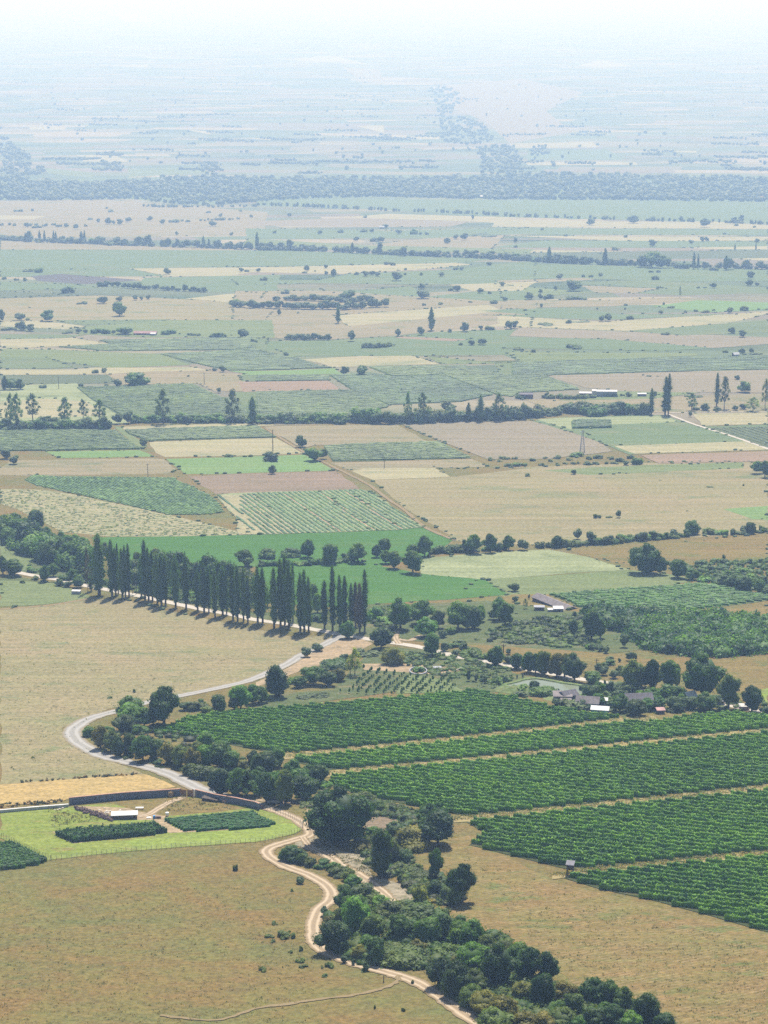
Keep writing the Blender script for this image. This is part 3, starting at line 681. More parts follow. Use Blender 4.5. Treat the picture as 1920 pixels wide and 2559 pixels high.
def build_plant(kind, px, py, wpx, hpx, col, name=None, sink=None):
    p = P(px, py); s = pxm(p); d = p.y; dep = zdep(p)
    W = wpx / s * (1.2 if kind != 'p' else 1.5)
    top = hpx / s * 1.04
    # visible height = h cos(dep) + part of crown depth seen from above
    H = max(.6, (top - .22 * W * math.sin(dep)) / math.cos(dep))
    far = hpx < 62 and d > 1150 or hpx < 26
    base = {'r': 'r', 'c': 'c', 'p': 'p', 't': 't', 'b': 'b'}[kind]
    key = base
    if far: key = {'r': 'rf', 'c': 'rf', 'p': 'pf', 't': 't', 'b': 'bf'}[base]
    proto = random.choice(PROTO[key])
    nm = name or {'r': 'broadleaf_tree', 'c': 'broadleaf_tree', 'p': 'poplar_tree', 't': 'slender_tree', 'b': 'bush'}[kind]
    # keep the pixel base as the near foot of wide bushes
    yy = p.y + (W * .25 if kind in 'bc' else 0)
    c = COLS[col]; j = random.uniform(.72, 1.3)
    if sink is not None:
        key2 = {'r': 'rf', 'c': 'rf', 'p': 'pf', 't': 'rf', 'b': 'bf'}[base] if base != 't' else 't'
        sink.append((random.choice(PROTO[key2]), (p.x, yy, gz(yy) - .1), random.uniform(0, 6.28), (W, W, H))); return None
    e = empty(nm, (p.x, yy, gz(yy) - .1), random.uniform(0, 6.28))
    cr = mobj('crown', proto, e); cr.scale = (W, W * random.uniform(.85, 1.1), H)
    cr.color = (c[0] * j * random.uniform(.92, 1.08), c[1] * j, c[2] * j, 1)
    if hpx > 34 and kind != 'b':
        tk = mobj('trunk', random.choice(TRUNK[{'r': 'r', 'c': 'r', 'p': 'p', 't': 't', 'b': 'b'}[base]]), e)
        tk.scale = (H * .9, H * .9, H) if kind in 'rc' else (W, W, H) if kind == 'p' else (min(W, H) * .9, min(W, H) * .9, H)
    return e
KINDW = {'r': 'leafy tree', 'c': 'dense round tree', 'p': 'slender poplar', 't': 'tall airy tree', 'b': 'low bush'}
COLW = {'': '', 'y': 'yellowish ', 'g': 'green ', 'o': 'olive ', 'w': 'pale ', 'd': 'dark ', 's': 'greyish ', 'G': 'lime ', 'r': 'brownish '}
CL = {}
def plants(cluster, crop, data, far=False):
    """data: 'u,v,w,h[kind][colour]' base u,v ; size in crop pixels"""
    for t in data.split():
        if t in CROPS: crop = t; continue
        a = t.split(','); u, v, w_, h = (float(x) for x in a[:4]); flags = a[4] if len(a) > 4 else ''
        kind = next((k for k in flags if k in 'rcptb'), None); col = next((k for k in flags if k in 'yGgowds'), '') if 'R' not in flags else 'r'
        if kind is None: kind = 'b' if h < .72 * w_ or (h < 26) else 'r'
        k = CROPS[crop][2]; x, y = nat(crop, u, v)
        g_ = 1.13 if crop in 'JKPQ' else 1.07 if crop in 'HIUM' else 1.0
        CL.setdefault(cluster, []).append([x, kind, col, (kind, x, y, w_ * k * 1.06 * g_, h * k * g_, col)])
def hedge(cluster, s, n, h, w_, cols=('', 'g', 'o', 'd'), kind='b', jit=.25):
    pts = parse(s); seg = [math.dist(pts[i], pts[i + 1]) for i in range(len(pts) - 1)]; tot = sum(seg)
    for i in range(n):
        t = (i + random.uniform(.2, .8)) / n * tot; j = 0
        while j < len(seg) - 1 and t > seg[j]: t -= seg[j]; j += 1
        f = t / seg[j]; x = pts[j][0] + (pts[j + 1][0] - pts[j][0]) * f; y = pts[j][1] + (pts[j + 1][1] - pts[j][1]) * f
        hh = h * random.uniform(1 - jit, 1 + jit * 1.3); ww = w_ * random.uniform(.8, 1.3)
        cc_ = random.choice(cols); CL.setdefault(cluster, []).append([x, kind, cc_, (kind, x, y + random.uniform(-.06, .06) * h, ww, hh, cc_)])

# ------------------------------------------------------------------ trees and bushes, one object each
plants('in the roadside poplar row', 'G', '570,465,42,270,tR 592,460,26,140,pR 645,485,72,385,p 728,495,46,355,p 752,492,34,300,p 768,480,26,315,p 795,503,42,310,p 815,500,32,325,p 838,495,36,330,p 918,500,36,250,p 942,520,40,375,p 965,520,40,330,p 990,520,38,310,p 1022,540,40,310,p 1048,555,46,320,p 1075,550,40,310,p 1140,565,44,325,p 1208,575,40,335,p 1283,585,38,255,p 1325,600,44,310,p 1355,595,30,285,p 1395,630,34,300,p 1445,615,44,305,p 1470,610,30,280,p 1512,645,40,335,p 1542,655,38,350,p 1580,655,36,335,p 1608,665,34,285,p H 12,665,42,335,p 44,665,38,325,p 118,700,44,355,p 160,695,44,400,p 188,680,40,410,p 215,700,40,390,p 240,660,30,350,p 288,720,44,340,p 314,725,44,365,p 342,720,36,320,p 445,705,38,285,p 497,715,40,375,p 542,715,36,325,p 575,700,38,305,p 617,680,34,245,p 645,690,34,260,pR 672,730,36,290,pR 705,720,36,360,p')
plants('behind the roadside poplars', 'G', '900,350,90,150,o 1010,330,120,150,o 1090,340,90,130 1150,420,70,150,o 1210,400,90,165,o 1290,400,110,140,d 1370,420,90,140,o 1440,470,90,150,o 1500,430,110,130,o 1600,500,120,160,o 1650,520,90,150 H 370,560,90,140 400,600,80,120,g 75,560,70,120,g 640,640,60,80 395,665,100,60,b G 690,250,90,110,o 560,240,110,110,r 620,330,90,160,g 885,420,60,90,g 1120,470,80,60,bg 1260,500,80,50,bg 1560,540,90,80,bg')
plants('in the wood edge left of the poplars', 'G', '30,90,110,130 100,80,110,130 170,60,90,80 240,60,130,140,d 60,150,120,110,g 130,155,110,90,g 225,140,130,120 300,130,90,90,g 270,255,130,150,g 345,275,130,150 420,295,130,150,g 500,312,130,150 575,325,110,150,g 265,180,110,110,g 350,190,110,110 450,200,120,110,g 535,210,110,110,g 400,160,90,90 490,165,80,80,g 330,150,80,80')
plants('along the pale road left of the poplars', 'G', '20,350,60,120,d 85,358,160,120 205,340,95,50 290,400,75,110 345,365,85,90,g 230,390,60,35,g 385,425,62,50,d 437,432,60,48,d 430,390,95,65,g 510,435,85,80,g 480,400,80,90,g 145,410,40,25,g 560,400,50,80')
plants('in the hedge between the emerald fields', 'H', '80,250,115,80 225,242,110,65 338,240,100,112 480,282,120,135 660,272,140,125 585,262,60,60 785,240,70,80 835,205,85,92 842,280,85,85,g 895,312,95,115 1020,230,100,75 1092,232,92,128 1018,342,130,140 1190,220,100,60 1260,212,60,50 1300,210,100,65 1355,205,60,80 1412,212,110,118 1520,208,82,118 1575,200,50,60 1637,192,75,92 I 75,192,65,75')
hedge('in the hedge between the emerald fields', 'H 0,300 250,300 450,285 640,265', 14, 17, 26)
hedge('in the hedge between the emerald fields', 'H 1130,225 1340,212 1640,190', 9, 16, 24)
plants('near the emerald field left end', 'G', '1590,302,140,125 1435,292,85,38 1300,290,70,30 1250,300,60,30')
hedge('in the long hedge across the right meadow', 'I 180,180 300,175 450,165 620,160 760,135 950,128 1150,108', 24, 20, 30)
hedge('in the long hedge across the right meadow', 'I 1270,95 1450,98 1560,85 1670,75', 11, 16, 26)
plants('in the long hedge across the right meadow', 'I', '290,177,65,78 425,122,48,72,r 512,152,55,90,g 640,150,60,55 840,132,70,70,g 920,122,60,62 1040,112,50,60 1172,95,95,90,c 1285,92,70,50 1542,86,72,78 1495,80,50,50,g')
plants('in the scrub at the right edge', 'I', '865,352,185,195,c 960,350,90,115 1075,372,115,125 1160,385,85,70 1050,310,70,60,g 1240,302,100,45 1365,285,60,45,g 1372,262,22,40,g 1500,350,80,45,g 1610,290,40,40,g 1260,402,95,45,g 1370,422,65,65 1425,440,85,75 1510,458,125,95 1602,466,80,82 1652,490,60,60 1620,312,25,30,g 1480,302,50,32,s 1540,290,32,42,g 1290,330,50,45,g 1400,360,60,40,g 1560,390,90,50,g 1640,420,60,60,g 1450,330,50,35,s 1330,350,40,30,s 1220,340,40,30,s')
plants('around the long barn', 'U', '545,202,130,112,c 560,332,80,75 690,420,62,120,tg 737,292,28,70,g 937,262,38,34 350,560,235,280,g 430,650,210,300 270,560,120,130,g 850,602,145,95,bd 1115,612,125,70,bd 1047,675,100,75,d 932,662,75,38 820,782,155,85,bd 1320,752,125,185,s 1290,872,60,95,s 1550,815,230,370 1665,800,120,240 1320,545,60,95 600,882,150,80,bs 1550,952,125,85,bg 680,600,110,50,bg 780,645,110,45,bg 620,640,80,40,bg 1180,700,90,60,bg 980,780,80,40,bg 1100,870,90,60,bG 880,870,70,40,bg 1430,700,110,90,bs 700,740,90,30,bg 60,830,70,40,bg 380,770,60,40,bg')
plants('around the road junction', 'H', '935,702,150,195,g 1070,672,150,155 1182,700,95,115,s 1310,702,165,175,g 1402,702,140,150 1455,655,80,100,g 1108,752,150,125,g 1140,882,115,150 1258,742,85,60 770,655,100,100,bg 820,685,120,60,bg 812,828,145,135,d 600,765,98,108,g 400,847,70,55 325,885,58,68 885,942,132,112,Gc 735,882,150,50,bs 1222,850,55,60 1290,872,55,42 1400,892,140,65 1480,902,80,50 1560,942,112,125,g 1640,925,70,60 1635,870,35,40 1290,830,80,40,b 1350,850,70,60 990,640,90,90,g 1210,760,60,50,g 1320,800,60,30,bg')
plants('on the bank above the young orchard', 'H', '130,1142,165,195,d 30,1182,120,110 145,1140,70,90,s 280,1082,95,75 372,1062,150,115,g 462,1072,120,95,d 520,962,160,72 572,912,55,50,s 640,1005,85,165,tG 612,1000,60,120,tG 540,1042,95,80,y 230,1060,70,50,g 330,1010,80,60,g 440,1000,80,60,g 380,1150,130,40,bs 300,1160,90,30,bs 1380,1042,32,72 1425,1047,25,58 1475,1057,40,62,g 1580,1072,85,60,g 1620,1072,42,65 1450,1085,60,22,bg 1560,1095,60,24,bg 1060,990,70,45,bg')
plants('along the road by the pond', 'I', '30,962,90,105 105,985,90,135 200,1002,110,160,o 290,1012,110,155,y 340,1015,90,150,y 402,1042,155,175,d 150,990,80,120 520,1062,120,90 592,1002,62,70 655,1022,62,60,g 560,985,50,60,d 700,1000,50,60,g')
plants('along the road behind the farmhouses', 'I', '770,1102,175,195,o 902,1115,120,210,d 1012,1102,135,195 1065,1080,60,150 1240,1152,250,280 1400,1222,145,215,o 1555,1242,145,165,d 840,1080,80,120,d')
plants('on the plain right of the barn', 'I', '762,912,55,65,s 800,905,30,50,s 725,822,50,95,s 380,797,42,42,s 575,852,42,42,g 607,862,42,50,g 515,840,45,40,g 630,945,90,45,bg 697,920,20,32 40,800,80,45,bs 640,905,60,25,bg')
plants('around the pond farmhouses', 'I', '60,1112,100,60,g 147,1112,72,75,d 215,1142,155,75,g 60,1152,110,45,so 520,1172,130,110 565,1130,80,85,g 430,1230,150,60,s 480,1190,90,60,g 700,1242,120,115,g 800,1262,130,110,s 780,1132,130,85,s 912,1192,115,105,g 1040,1162,160,110 1060,1232,130,95,s 1155,1222,110,85,s 1262,1232,145,120 972,1132,85,60,s 870,1230,90,80,g 1645,1252,70,60,g 600,1092,22,44 610,1142,12,30 650,1142,12,30 552,1082,30,50 690,1090,60,40,s 1120,1180,90,70,g 960,1210,80,70,g 1330,1190,70,60,s 330,1185,60,40,g 350,1215,110,60,s 290,1195,60,45,g 480,1225,110,75,d 560,1200,80,80,g 640,1225,60,50,s 690,1165,70,70,d 920,1235,80,70,d 830,1180,70,80,g 640,1110,70,70,d 470,1120,70,60,g 300,1120,20,30')
# tree-shaded creek left of the vineyard
plants('in the thicket inside the hairpin bend', 'J', '850,232,180,130 848,282,175,135,g 935,302,165,125 1062,292,195,238,d 800,332,135,105,s 1422,202,112,110,d 1520,192,75,90,s 1562,182,135,145,g 1640,152,90,115 1272,202,115,62,o 1205,192,70,60 1350,222,100,50,o 1300,160,60,40 1000,330,130,45,bs 577,362,75,62,g 655,440,110,145,y 720,462,100,125,o 772,492,85,115,d 842,482,105,135,o 925,522,140,155,g 1000,512,110,125 1090,542,115,125,y 1172,562,120,130,o 1242,582,120,135,y 1332,562,130,145,g 1432,562,155,155 1335,432,105,100,g 1240,612,100,72,o 1320,642,150,95,o 700,360,80,60,g 900,350,90,60,g 1280,480,90,80,o 1500,572,115,110 1580,582,100,60,y 1645,562,90,100,d 1440,480,110,90 1190,480,80,50,o 1380,500,90,80,o')
plants('along the sandy bank by the block wall', 'J', '1440,742,140,155,d 1400,700,70,90,d 1545,762,160,175,t 1530,740,140,150,d 1600,745,110,150,d 1650,742,120,150,g K 60,602,160,140,d 140,560,110,120 70,795,150,190,d 130,740,110,150,g 190,802,130,215,o 310,772,175,150,d 290,700,150,130,g 400,682,130,130,d 350,650,110,100 240,640,130,120,g 500,770,80,40,bg 380,820,120,50,bo 300,820,90,40,bo 440,700,80,60,bg 20,690,120,120,d')
plants('beside the eroded gully', 'K', '545,1082,345,345,cd 665,812,150,95,o 722,842,42,42 800,852,85,68 882,862,60,52,g 420,965,95,115,bG 400,900,80,70,by 1112,962,145,155 1180,1062,230,210,d 1120,1000,140,110 905,1012,120,95,s 1000,1102,215,135,y 962,922,52,52,s 810,1272,150,295,d 880,1200,90,150,o 950,1192,125,92,d 700,1120,110,70,by 640,1110,90,60,by 930,1250,130,60,bo 870,1240,90,60,bg 760,1000,80,60,bg M 1165,302,90,185 1072,322,125,72,o 1162,412,105,105,d 1335,452,165,245,d 1290,400,130,170 1232,442,95,95,s 1288,472,110,125,o 1065,482,92,138,cG 1130,480,80,50,by 1200,470,70,50,bo 990,320,90,50,bo 935,320,40,50,g 1010,280,80,50,bo 1040,250,80,50,bo')
plants('on the strip between track and gully', 'M', '240,198,150,102,cd 180,180,80,70 300,205,80,70 352,218,85,62,o 430,236,115,62,d 540,292,120,72,o 500,250,90,60 630,365,115,95 600,310,110,80,o 575,420,110,90 282,332,55,50,d 448,545,50,72,o 572,847,40,58,d 632,862,25,42 715,897,40,62,d 690,905,50,25,bo')
plants('in the thicket along the dirt track', 'M', '570,520,130,150,d 650,600,210,200 510,772,225,205,d 480,602,90,65,y 545,600,90,110,G 640,640,200,215,g 700,472,190,135,o 800,480,110,80,g 760,692,155,165,o 870,562,160,115,o 780,842,160,175,d 670,822,105,95,y 930,702,165,175 1040,582,210,125,o 1010,702,170,140 880,772,120,65,oy 970,872,260,135,o 1050,790,110,100,y 880,860,110,90,o 1120,722,190,175 1220,702,180,175,d 1310,722,170,145,g 1400,742,170,175,g 1260,822,150,105,o 1490,762,130,105,o 1200,1000,180,195,d 1290,1062,200,225,d 1400,892,210,175,g 1480,882,170,145,g 1420,1042,180,155,o 1580,1002,210,270,d 1400,1132,170,145,o 1480,1182,190,155,y 1600,1222,190,175,y 1650,902,110,155 1590,802,140,105,o 1550,1300,220,170,o 1150,780,110,70,br 960,640,120,90,o 1320,880,120,90,y 720,760,120,100,g 1550,860,120,110,g')
plants('in the thicket at the bottom edge', 'N', '40,902,190,205,g 105,962,210,235,d 225,962,155,195,d 200,1132,175,235,d 60,1102,190,155,y 330,1102,170,145,y 400,1182,160,155,o 540,1122,190,185,d 460,1080,110,90,o 620,1132,180,190 720,1172,150,175 862,1252,195,225,d 660,1262,190,165,d 520,1282,180,155,d 330,1272,190,145,o 200,1292,180,135,y 80,1292,190,135,y 990,1292,160,135,d 930,1242,120,95,d 770,1290,170,140,g 300,1190,140,110,g 440,1290,140,110,g 600,1190,120,100,g')
# middle distance
plants('in the tree line above the plots', 'D', '72,430,66,205,t 112,440,80,215,t 30,450,85,80 150,452,85,60,d 215,392,92,170,t 310,402,105,60,s 378,442,42,60,d 425,422,100,175,t 440,447,95,75 540,382,66,125,t 550,442,90,75,s 610,442,85,65,s 650,402,90,145,t 690,452,75,90,d 762,412,62,72 830,412,62,92,c 975,407,62,30 1060,412,108,215,ts 1150,402,52,62 1210,407,62,62,s 1240,402,42,50 1340,412,45,30 1510,402,105,205,ts 1470,402,62,32 1570,407,62,50,s 1638,417,46,175,p 250,440,80,40,b E 60,412,85,50,s 10,390,60,50 150,410,60,35,s 210,377,65,52 215,412,90,40 300,387,95,52,s 350,410,80,30,b 400,362,42,32 430,400,70,30,b 490,377,72,42,s 550,417,95,60,d 640,400,60,40,s 700,402,105,92,d 790,412,90,85,d 870,412,90,95 985,397,60,185,tr 1000,412,62,92,d 940,410,60,70,s 1082,402,92,185,ts 1145,407,62,82,d 1200,402,62,65,s 1250,330,90,70,s 1255,402,62,92 1320,395,50,40 1377,397,30,122,p 1455,397,32,168,p 1430,392,62,100,s 1500,390,60,90,s 1572,392,92,175,ts 1640,382,62,62 F 40,387,70,62 75,382,45,115,s 120,372,50,72 190,367,62,50,s 240,367,40,22,d 280,340,30,22 365,342,92,70,s 440,342,95,82,s 530,362,145,92 490,352,90,72,s 610,352,62,52,s 692,352,92,92,s 745,350,60,40,b 825,352,92,75,s 880,352,72,60,s 902,352,30,165,p 992,357,40,240,p 1012,355,30,255,p 1020,325,30,26,b 1165,327,72,112,t 1190,325,50,30,s 1252,327,62,52,s 1325,300,26,210,p 1375,315,72,200,tsw 1332,330,50,30,s 1445,327,42,42,s 1500,317,52,45 1560,332,92,92,tw 1640,312,52,185,tw 1155,367,26,38')
plants('on the open plain near the straw white roofed farm', 'F', '1510,212,95,76,c 1510,200,60,40 1460,127,38,32,d 1180,242,90,24,b 915,245,45,50 757,237,40,35 715,235,30,22,b 60,250,80,42,d 225,245,30,45 850,100,15,12 895,108,40,15,b 945,108,15,10')
hedge('in the tree line above the plots', 'D 0,452 300,452 700,452', 15, 28, 44, cols=('', 's', 'd'))
hedge('in the tree line above the plots', 'D 830,410 1200,404 1640,405', 18, 22, 40, cols=('', 's', 'g'))
hedge('in the tree line above the plots', 'E 0,412 640,404', 13, 26, 46, cols=('', 's', 'd'))
hedge('in the tree line above the plots', 'E 650,412 1100,402 1660,392', 15, 38, 54, cols=('', 'd', 's'))
hedge('in the tree line above the plots', 'F 0,390 120,378 310,345 900,352', 14, 32, 48, cols=('', 's', 'd'))
hedge('in the wood edge left of the poplars', 'G 0,110 120,150 300,270 560,330', 16, 60, 80, cols=('', 'd', 'g'))
hedge('behind the roadside poplars', 'G 880,400 1200,440 1660,520', 16, 80, 70, cols=('', 'd', 'o'))
hedge('beside the white roofed farm', 'F 210,250 400,255 530,245', 12, 13, 22)
hedge('beside the white roofed farm', 'F 580,238 670,240', 5, 10, 16)
plants('dotted on the plain between the plots', 'D', '40,642,72,76,c 95,674,60,66 930,562,46,62 378,590,28,20,d 620,87,46,32,d 672,82,40,38,d 765,172,48,58 885,170,175,92,c 840,160,80,70,s 945,160,60,50 75,192,95,85 130,190,70,75 32,192,32,92,p 282,182,52,32,d 520,172,48,30 688,168,25,18 1445,77,42,48,d 1392,72,32,26,d 1420,212,32,36,d 1222,108,16,18 560,52,26,14 1485,630,56,22,bd 1625,628,30,18,d 1587,628,22,18,d 1355,628,24,14 E 575,92,62,56 680,97,78,74 295,567,70,84,cd 375,652,105,100 430,640,60,75,s 95,657,128,72,bd 108,737,54,62 70,640,30,22 10,140,26,14 1345,103,36,20,d F 105,755,46,28,s 402,740,36,40,g 550,1027,48,38,bd 688,1020,36,52,r 632,1024,36,18,bs 962,780,18,8 1283,826,46,14,bd 1503,815,16,18 1590,735,90,85,g 1640,760,70,110 1135,980,16,8')
plants('in the scrub strip by the pylon', 'F', '20,642,38,22,s 130,655,42,28,g 50,692,105,32 195,685,42,22 218,640,28,20 292,680,32,20 300,640,62,28,g 345,675,34,18,g 430,630,95,38,g 400,675,34,22 432,672,26,22 490,680,62,30 560,640,62,32,g 545,678,55,24 610,675,34,24 640,645,60,28,g 700,660,60,34,g 740,680,44,32 805,678,92,62 770,640,50,30,g 250,660,40,20,g 370,650,50,24,g 500,645,50,26,g 665,675,44,22,g E 1525,652,52,30 1612,642,62,28,g 1640,692,62,28,d 1580,660,40,20,g 1202,705,34,14 1310,705,22,14,d 1352,705,28,14,d 1440,703,14,17')
# far plain
plants('on the hazy left plain', 'A', '10,840,40,85,c 130,832,64,54 175,832,32,22 312,840,88,78,c 140,897,78,62 202,902,62,50 50,898,100,26,b 435,657,84,52 255,522,64,44 185,517,66,26,b 667,722,68,58 775,707,42,36 775,802,92,98 545,727,42,28 512,728,38,15,b 877,702,38,36 920,700,27,30 960,697,32,38 1087,532,48,44 1565,517,32,32 1600,517,27,22 1550,732,145,46,b 1652,747,62,44 30,567,32,24 105,574,32,20 160,577,38,27 430,917,62,26 510,912,38,32 555,914,32,27 627,917,72,48 682,920,72,46 735,920,32,32 810,924,108,62,c 1095,924,92,46 1165,922,16,12 1240,930,52,26 1290,934,42,22 1372,947,42,28 1420,947,108,42 1575,947,67,68,c 1640,977,52,32 405,872,12,12 190,750,20,10 660,614,64,42')
plants('on the hazy middle plain', 'B', '840,234,38,30 690,260,58,28 555,264,48,34 415,274,34,27 750,264,27,30 925,272,38,34 1015,274,62,44 1067,276,22,20 1105,277,27,24 1240,334,44,40 1292,307,37,38 1350,310,46,54 1415,287,38,15,b 1520,292,90,16,b 650,317,38,30 770,322,58,32 812,324,42,42 125,267,32,24 217,160,32,27 710,167,22,22 1405,180,16,40 15,517,30,30 328,512,37,40 315,527,32,15 452,494,27,30 505,547,37,52 457,537,30,27 620,472,30,15 855,472,52,27 890,477,32,24 970,507,20,20 652,537,32,24 710,547,42,42 750,542,42,37 790,547,37,32 838,522,16,16 912,574,68,68 970,537,22,20 1290,504,42,30 1330,507,32,27 1512,477,37,27 1205,547,42,32 1072,540,27,24 50,574,48,34 187,660,58,37 1075,630,52,40 1080,690,88,64 1268,642,42,27 1305,642,52,48 1455,657,37,37 1515,660,32,24 1595,614,34,34 1615,705,32,27 1552,724,58,37 1390,717,27,16 1090,737,27,22 1192,730,37,24 590,702,118,78,c 152,797,30,40 272,787,22,14 532,850,25,118,p 1137,897,33,150,p 625,967,54,78 925,937,44,57 1068,927,47,60 1355,907,64,64,c 1257,910,32,26 1458,892,27,32 1510,895,64,37 1645,890,47,62,c 1400,992,47,42 1458,990,64,50 1328,994,30,22 200,1064,37,30 420,630,30,12 380,515,16,12')
hedge('in the wooded islet on the tan plain', 'B -160,745 200,755 560,765 860,740', 22, 20, 26, kind='r', jit=.2)
hedge('in the wooded islet on the tan plain', 'B 120,705 350,705 550,715 760,705', 12, 15, 26, kind='r', jit=.2)
hedge('in the low copse below the tan plain', 'B 200,952 330,958 480,960', 10, 15, 20, kind='r', jit=.2)
hedge('in the low copse below the tan plain', 'B 680,1010 780,1015 880,1000', 8, 15, 20, jit=.2)
hedge('in the bush row on the hazy left plain', 'A 640,610 760,615 900,630 1050,635 1220,645 1350,650', 20, 13, 15, kind='r', jit=.3)
plants('on the hazy right plain', 'C', '22,330,27,38 22,360,27,22 510,214,57,44 788,202,67,54 915,182,32,27 1093,190,30,37 1250,227,62,60 1438,197,37,40 1488,200,40,54 1455,220,37,18 1570,230,24,16 350,287,24,20 200,247,24,22 740,294,27,24 912,354,54,48 895,325,24,20 1160,334,34,28 1232,320,32,34 1262,317,30,30 1380,274,22,17 672,377,62,30 1445,377,9,42,p 1588,327,37,27 1580,377,9,48,p 305,564,50,42 572,547,30,27 462,552,22,22 515,552,28,24 930,570,48,34 900,522,34,20 950,522,30,20 400,644,104,84,c 420,700,104,34 285,637,30,34 185,654,32,27 185,692,32,37 110,697,64,50 240,692,72,37 1545,562,52,54 1535,607,52,44 1588,607,27,27 1303,622,42,37 1207,624,17,20 1250,622,20,14 960,622,40,18 1088,684,15,72,t 865,647,14,16 190,750,22,30 738,737,20,20 733,762,14,16 983,732,14,22 968,790,32,27 1040,752,52,20 765,827,47,32 628,837,56,56 580,840,37,47 370,852,42,30 215,867,105,22,b 450,848,120,12,b 15,882,47,57 1408,787,47,47 1508,770,57,37 1190,775,30,20 1125,782,20,22 1250,782,50,26 1310,770,24,14 850,790,20,14 555,760,16,18 85,770,26,16 1000,927,52,27 1492,942,52,52,c 1425,917,52,44 140,1040,47,28 385,1017,125,34,b 60,1025,90,24,b 1490,1047,47,37 1555,1047,32,42 1385,1042,37,20 1570,1057,100,20,b')
plants('in the first far tree band', 'A', '10,217,27,22 175,227,37,30 140,127,52,22 95,127,27,20 210,124,22,20 720,130,52,22 690,108,22,16 640,197,27,27 705,207,47,44 740,210,27,30 780,212,47,40 835,194,47,34 970,187,37,34 1055,207,37,32 1145,197,62,30 1380,222,47,42 1350,135,27,20 1430,162,27,30 1500,282,28,27 1148,280,22,27 1560,127,27,20 1630,164,24,24 235,234,62,20 430,227,37,27 490,242,32,40 555,224,22,22 350,215,30,20 575,180,45,18 1220,195,30,20')
plants('in the tree line crossing the far plain', 'A', '20,307,60,40 80,312,72,38 130,314,62,36 190,322,60,72 258,322,15,74,p 290,327,14,78,p 350,327,14,78,p 365,327,12,72,p 400,327,52,52 450,332,62,52 530,332,20,78,p 550,332,14,84,p 600,337,72,50 650,337,62,57 700,347,62,36 765,342,62,57 810,347,52,47 850,347,52,32 905,347,72,62 965,347,52,72 1050,352,42,50 1090,352,42,57 1150,357,32,57 1210,357,62,52 1270,360,62,52 1320,362,18,78,p 1355,362,20,60 1415,364,62,57 1490,367,62,52 1550,370,62,57 1610,372,62,52 B 8,372,20,112,p 45,372,52,50 90,374,62,57 155,374,57,57 220,377,50,72 315,377,62,47 370,380,52,42 430,382,52,42 515,390,42,47 580,392,52,50 630,397,30,72 655,397,32,47 710,400,62,47 770,402,52,47 803,402,34,82 860,404,62,42 905,407,52,42 950,414,57,62 1010,412,52,42 1060,414,62,42 1120,417,52,42 1170,419,62,52 1240,417,62,42 1300,420,62,47 1360,422,52,52 1410,424,62,57 1470,426,52,42 1520,430,62,52 1580,434,52,47 1635,439,52,52 C 30,442,82,52 90,444,62,47 150,452,72,50 215,454,60,52 240,457,26,102,p 280,457,82,62 340,462,72,57 400,464,72,60 460,467,72,57 505,467,52,50 560,470,52,45 603,472,26,108,p 650,472,62,47 710,472,62,47 770,477,42,42 835,487,72,78 910,492,112,108,c 980,492,92,87 1060,494,62,42 1110,497,72,47 1177,497,17,108,p 1205,497,13,96,p 1250,499,52,50 1310,510,52,32 1385,505,30,92,p 1415,502,54,77 1450,492,32,42 1525,497,62,62 1620,500,72,57')
plants('young trees around the pond path', 'P', '1200,425,42,110,c 1290,435,26,70 1220,530,22,60,c 1300,525,18,55,c 1180,600,22,60,c 65,290,18,50,c 140,285,18,55,c 1100,400,36,80')
# labels that single each one out: colour + kind, counted from the left within its place
every = [(r, where) for where, L in CL.items() for r in L]
LIM = {'tree': 296, 'poplar': 290, 'bush': 272}
catof = lambda k: {'p': 'poplar', 'b': 'bush'}.get(k, 'tree')
keep = set()
for ct, lim in LIM.items():
    m = sorted((r for r, _ in every if catof(r[1]) == ct), key=lambda r: -r[3][3] * r[3][4])
    keep |= {id(r) for r in m[:lim]}
SINK = {}
for where, L in CL.items():
    L.sort(key=lambda t: t[0]); cnt = {}
    for r in L: cnt[(r[1], r[2])] = cnt.get((r[1], r[2]), 0) + 1
    run = {}
    for r in L:
        x, kind, col, args = r
        k = (kind, col); run[k] = run.get(k, 0) + 1
        if id(r) not in keep: build_plant(*args, sink=SINK.setdefault(catof(kind), [])); continue
        e = build_plant(*args)
        nm = COLW[col] + KINDW[kind]
        place = 'on the grass beside the pond' if where.startswith('young') else where
        lab = f"{nm} {place}" if cnt[k] == 1 else f"{nm}, {ordw(run[k])} from left {place}"
        if run[k] == cnt[k] and cnt[k] > 1: lab = f"{nm}, the rightmost {place}"
        tag(e, lab, catof(kind), 'plants ' + place)
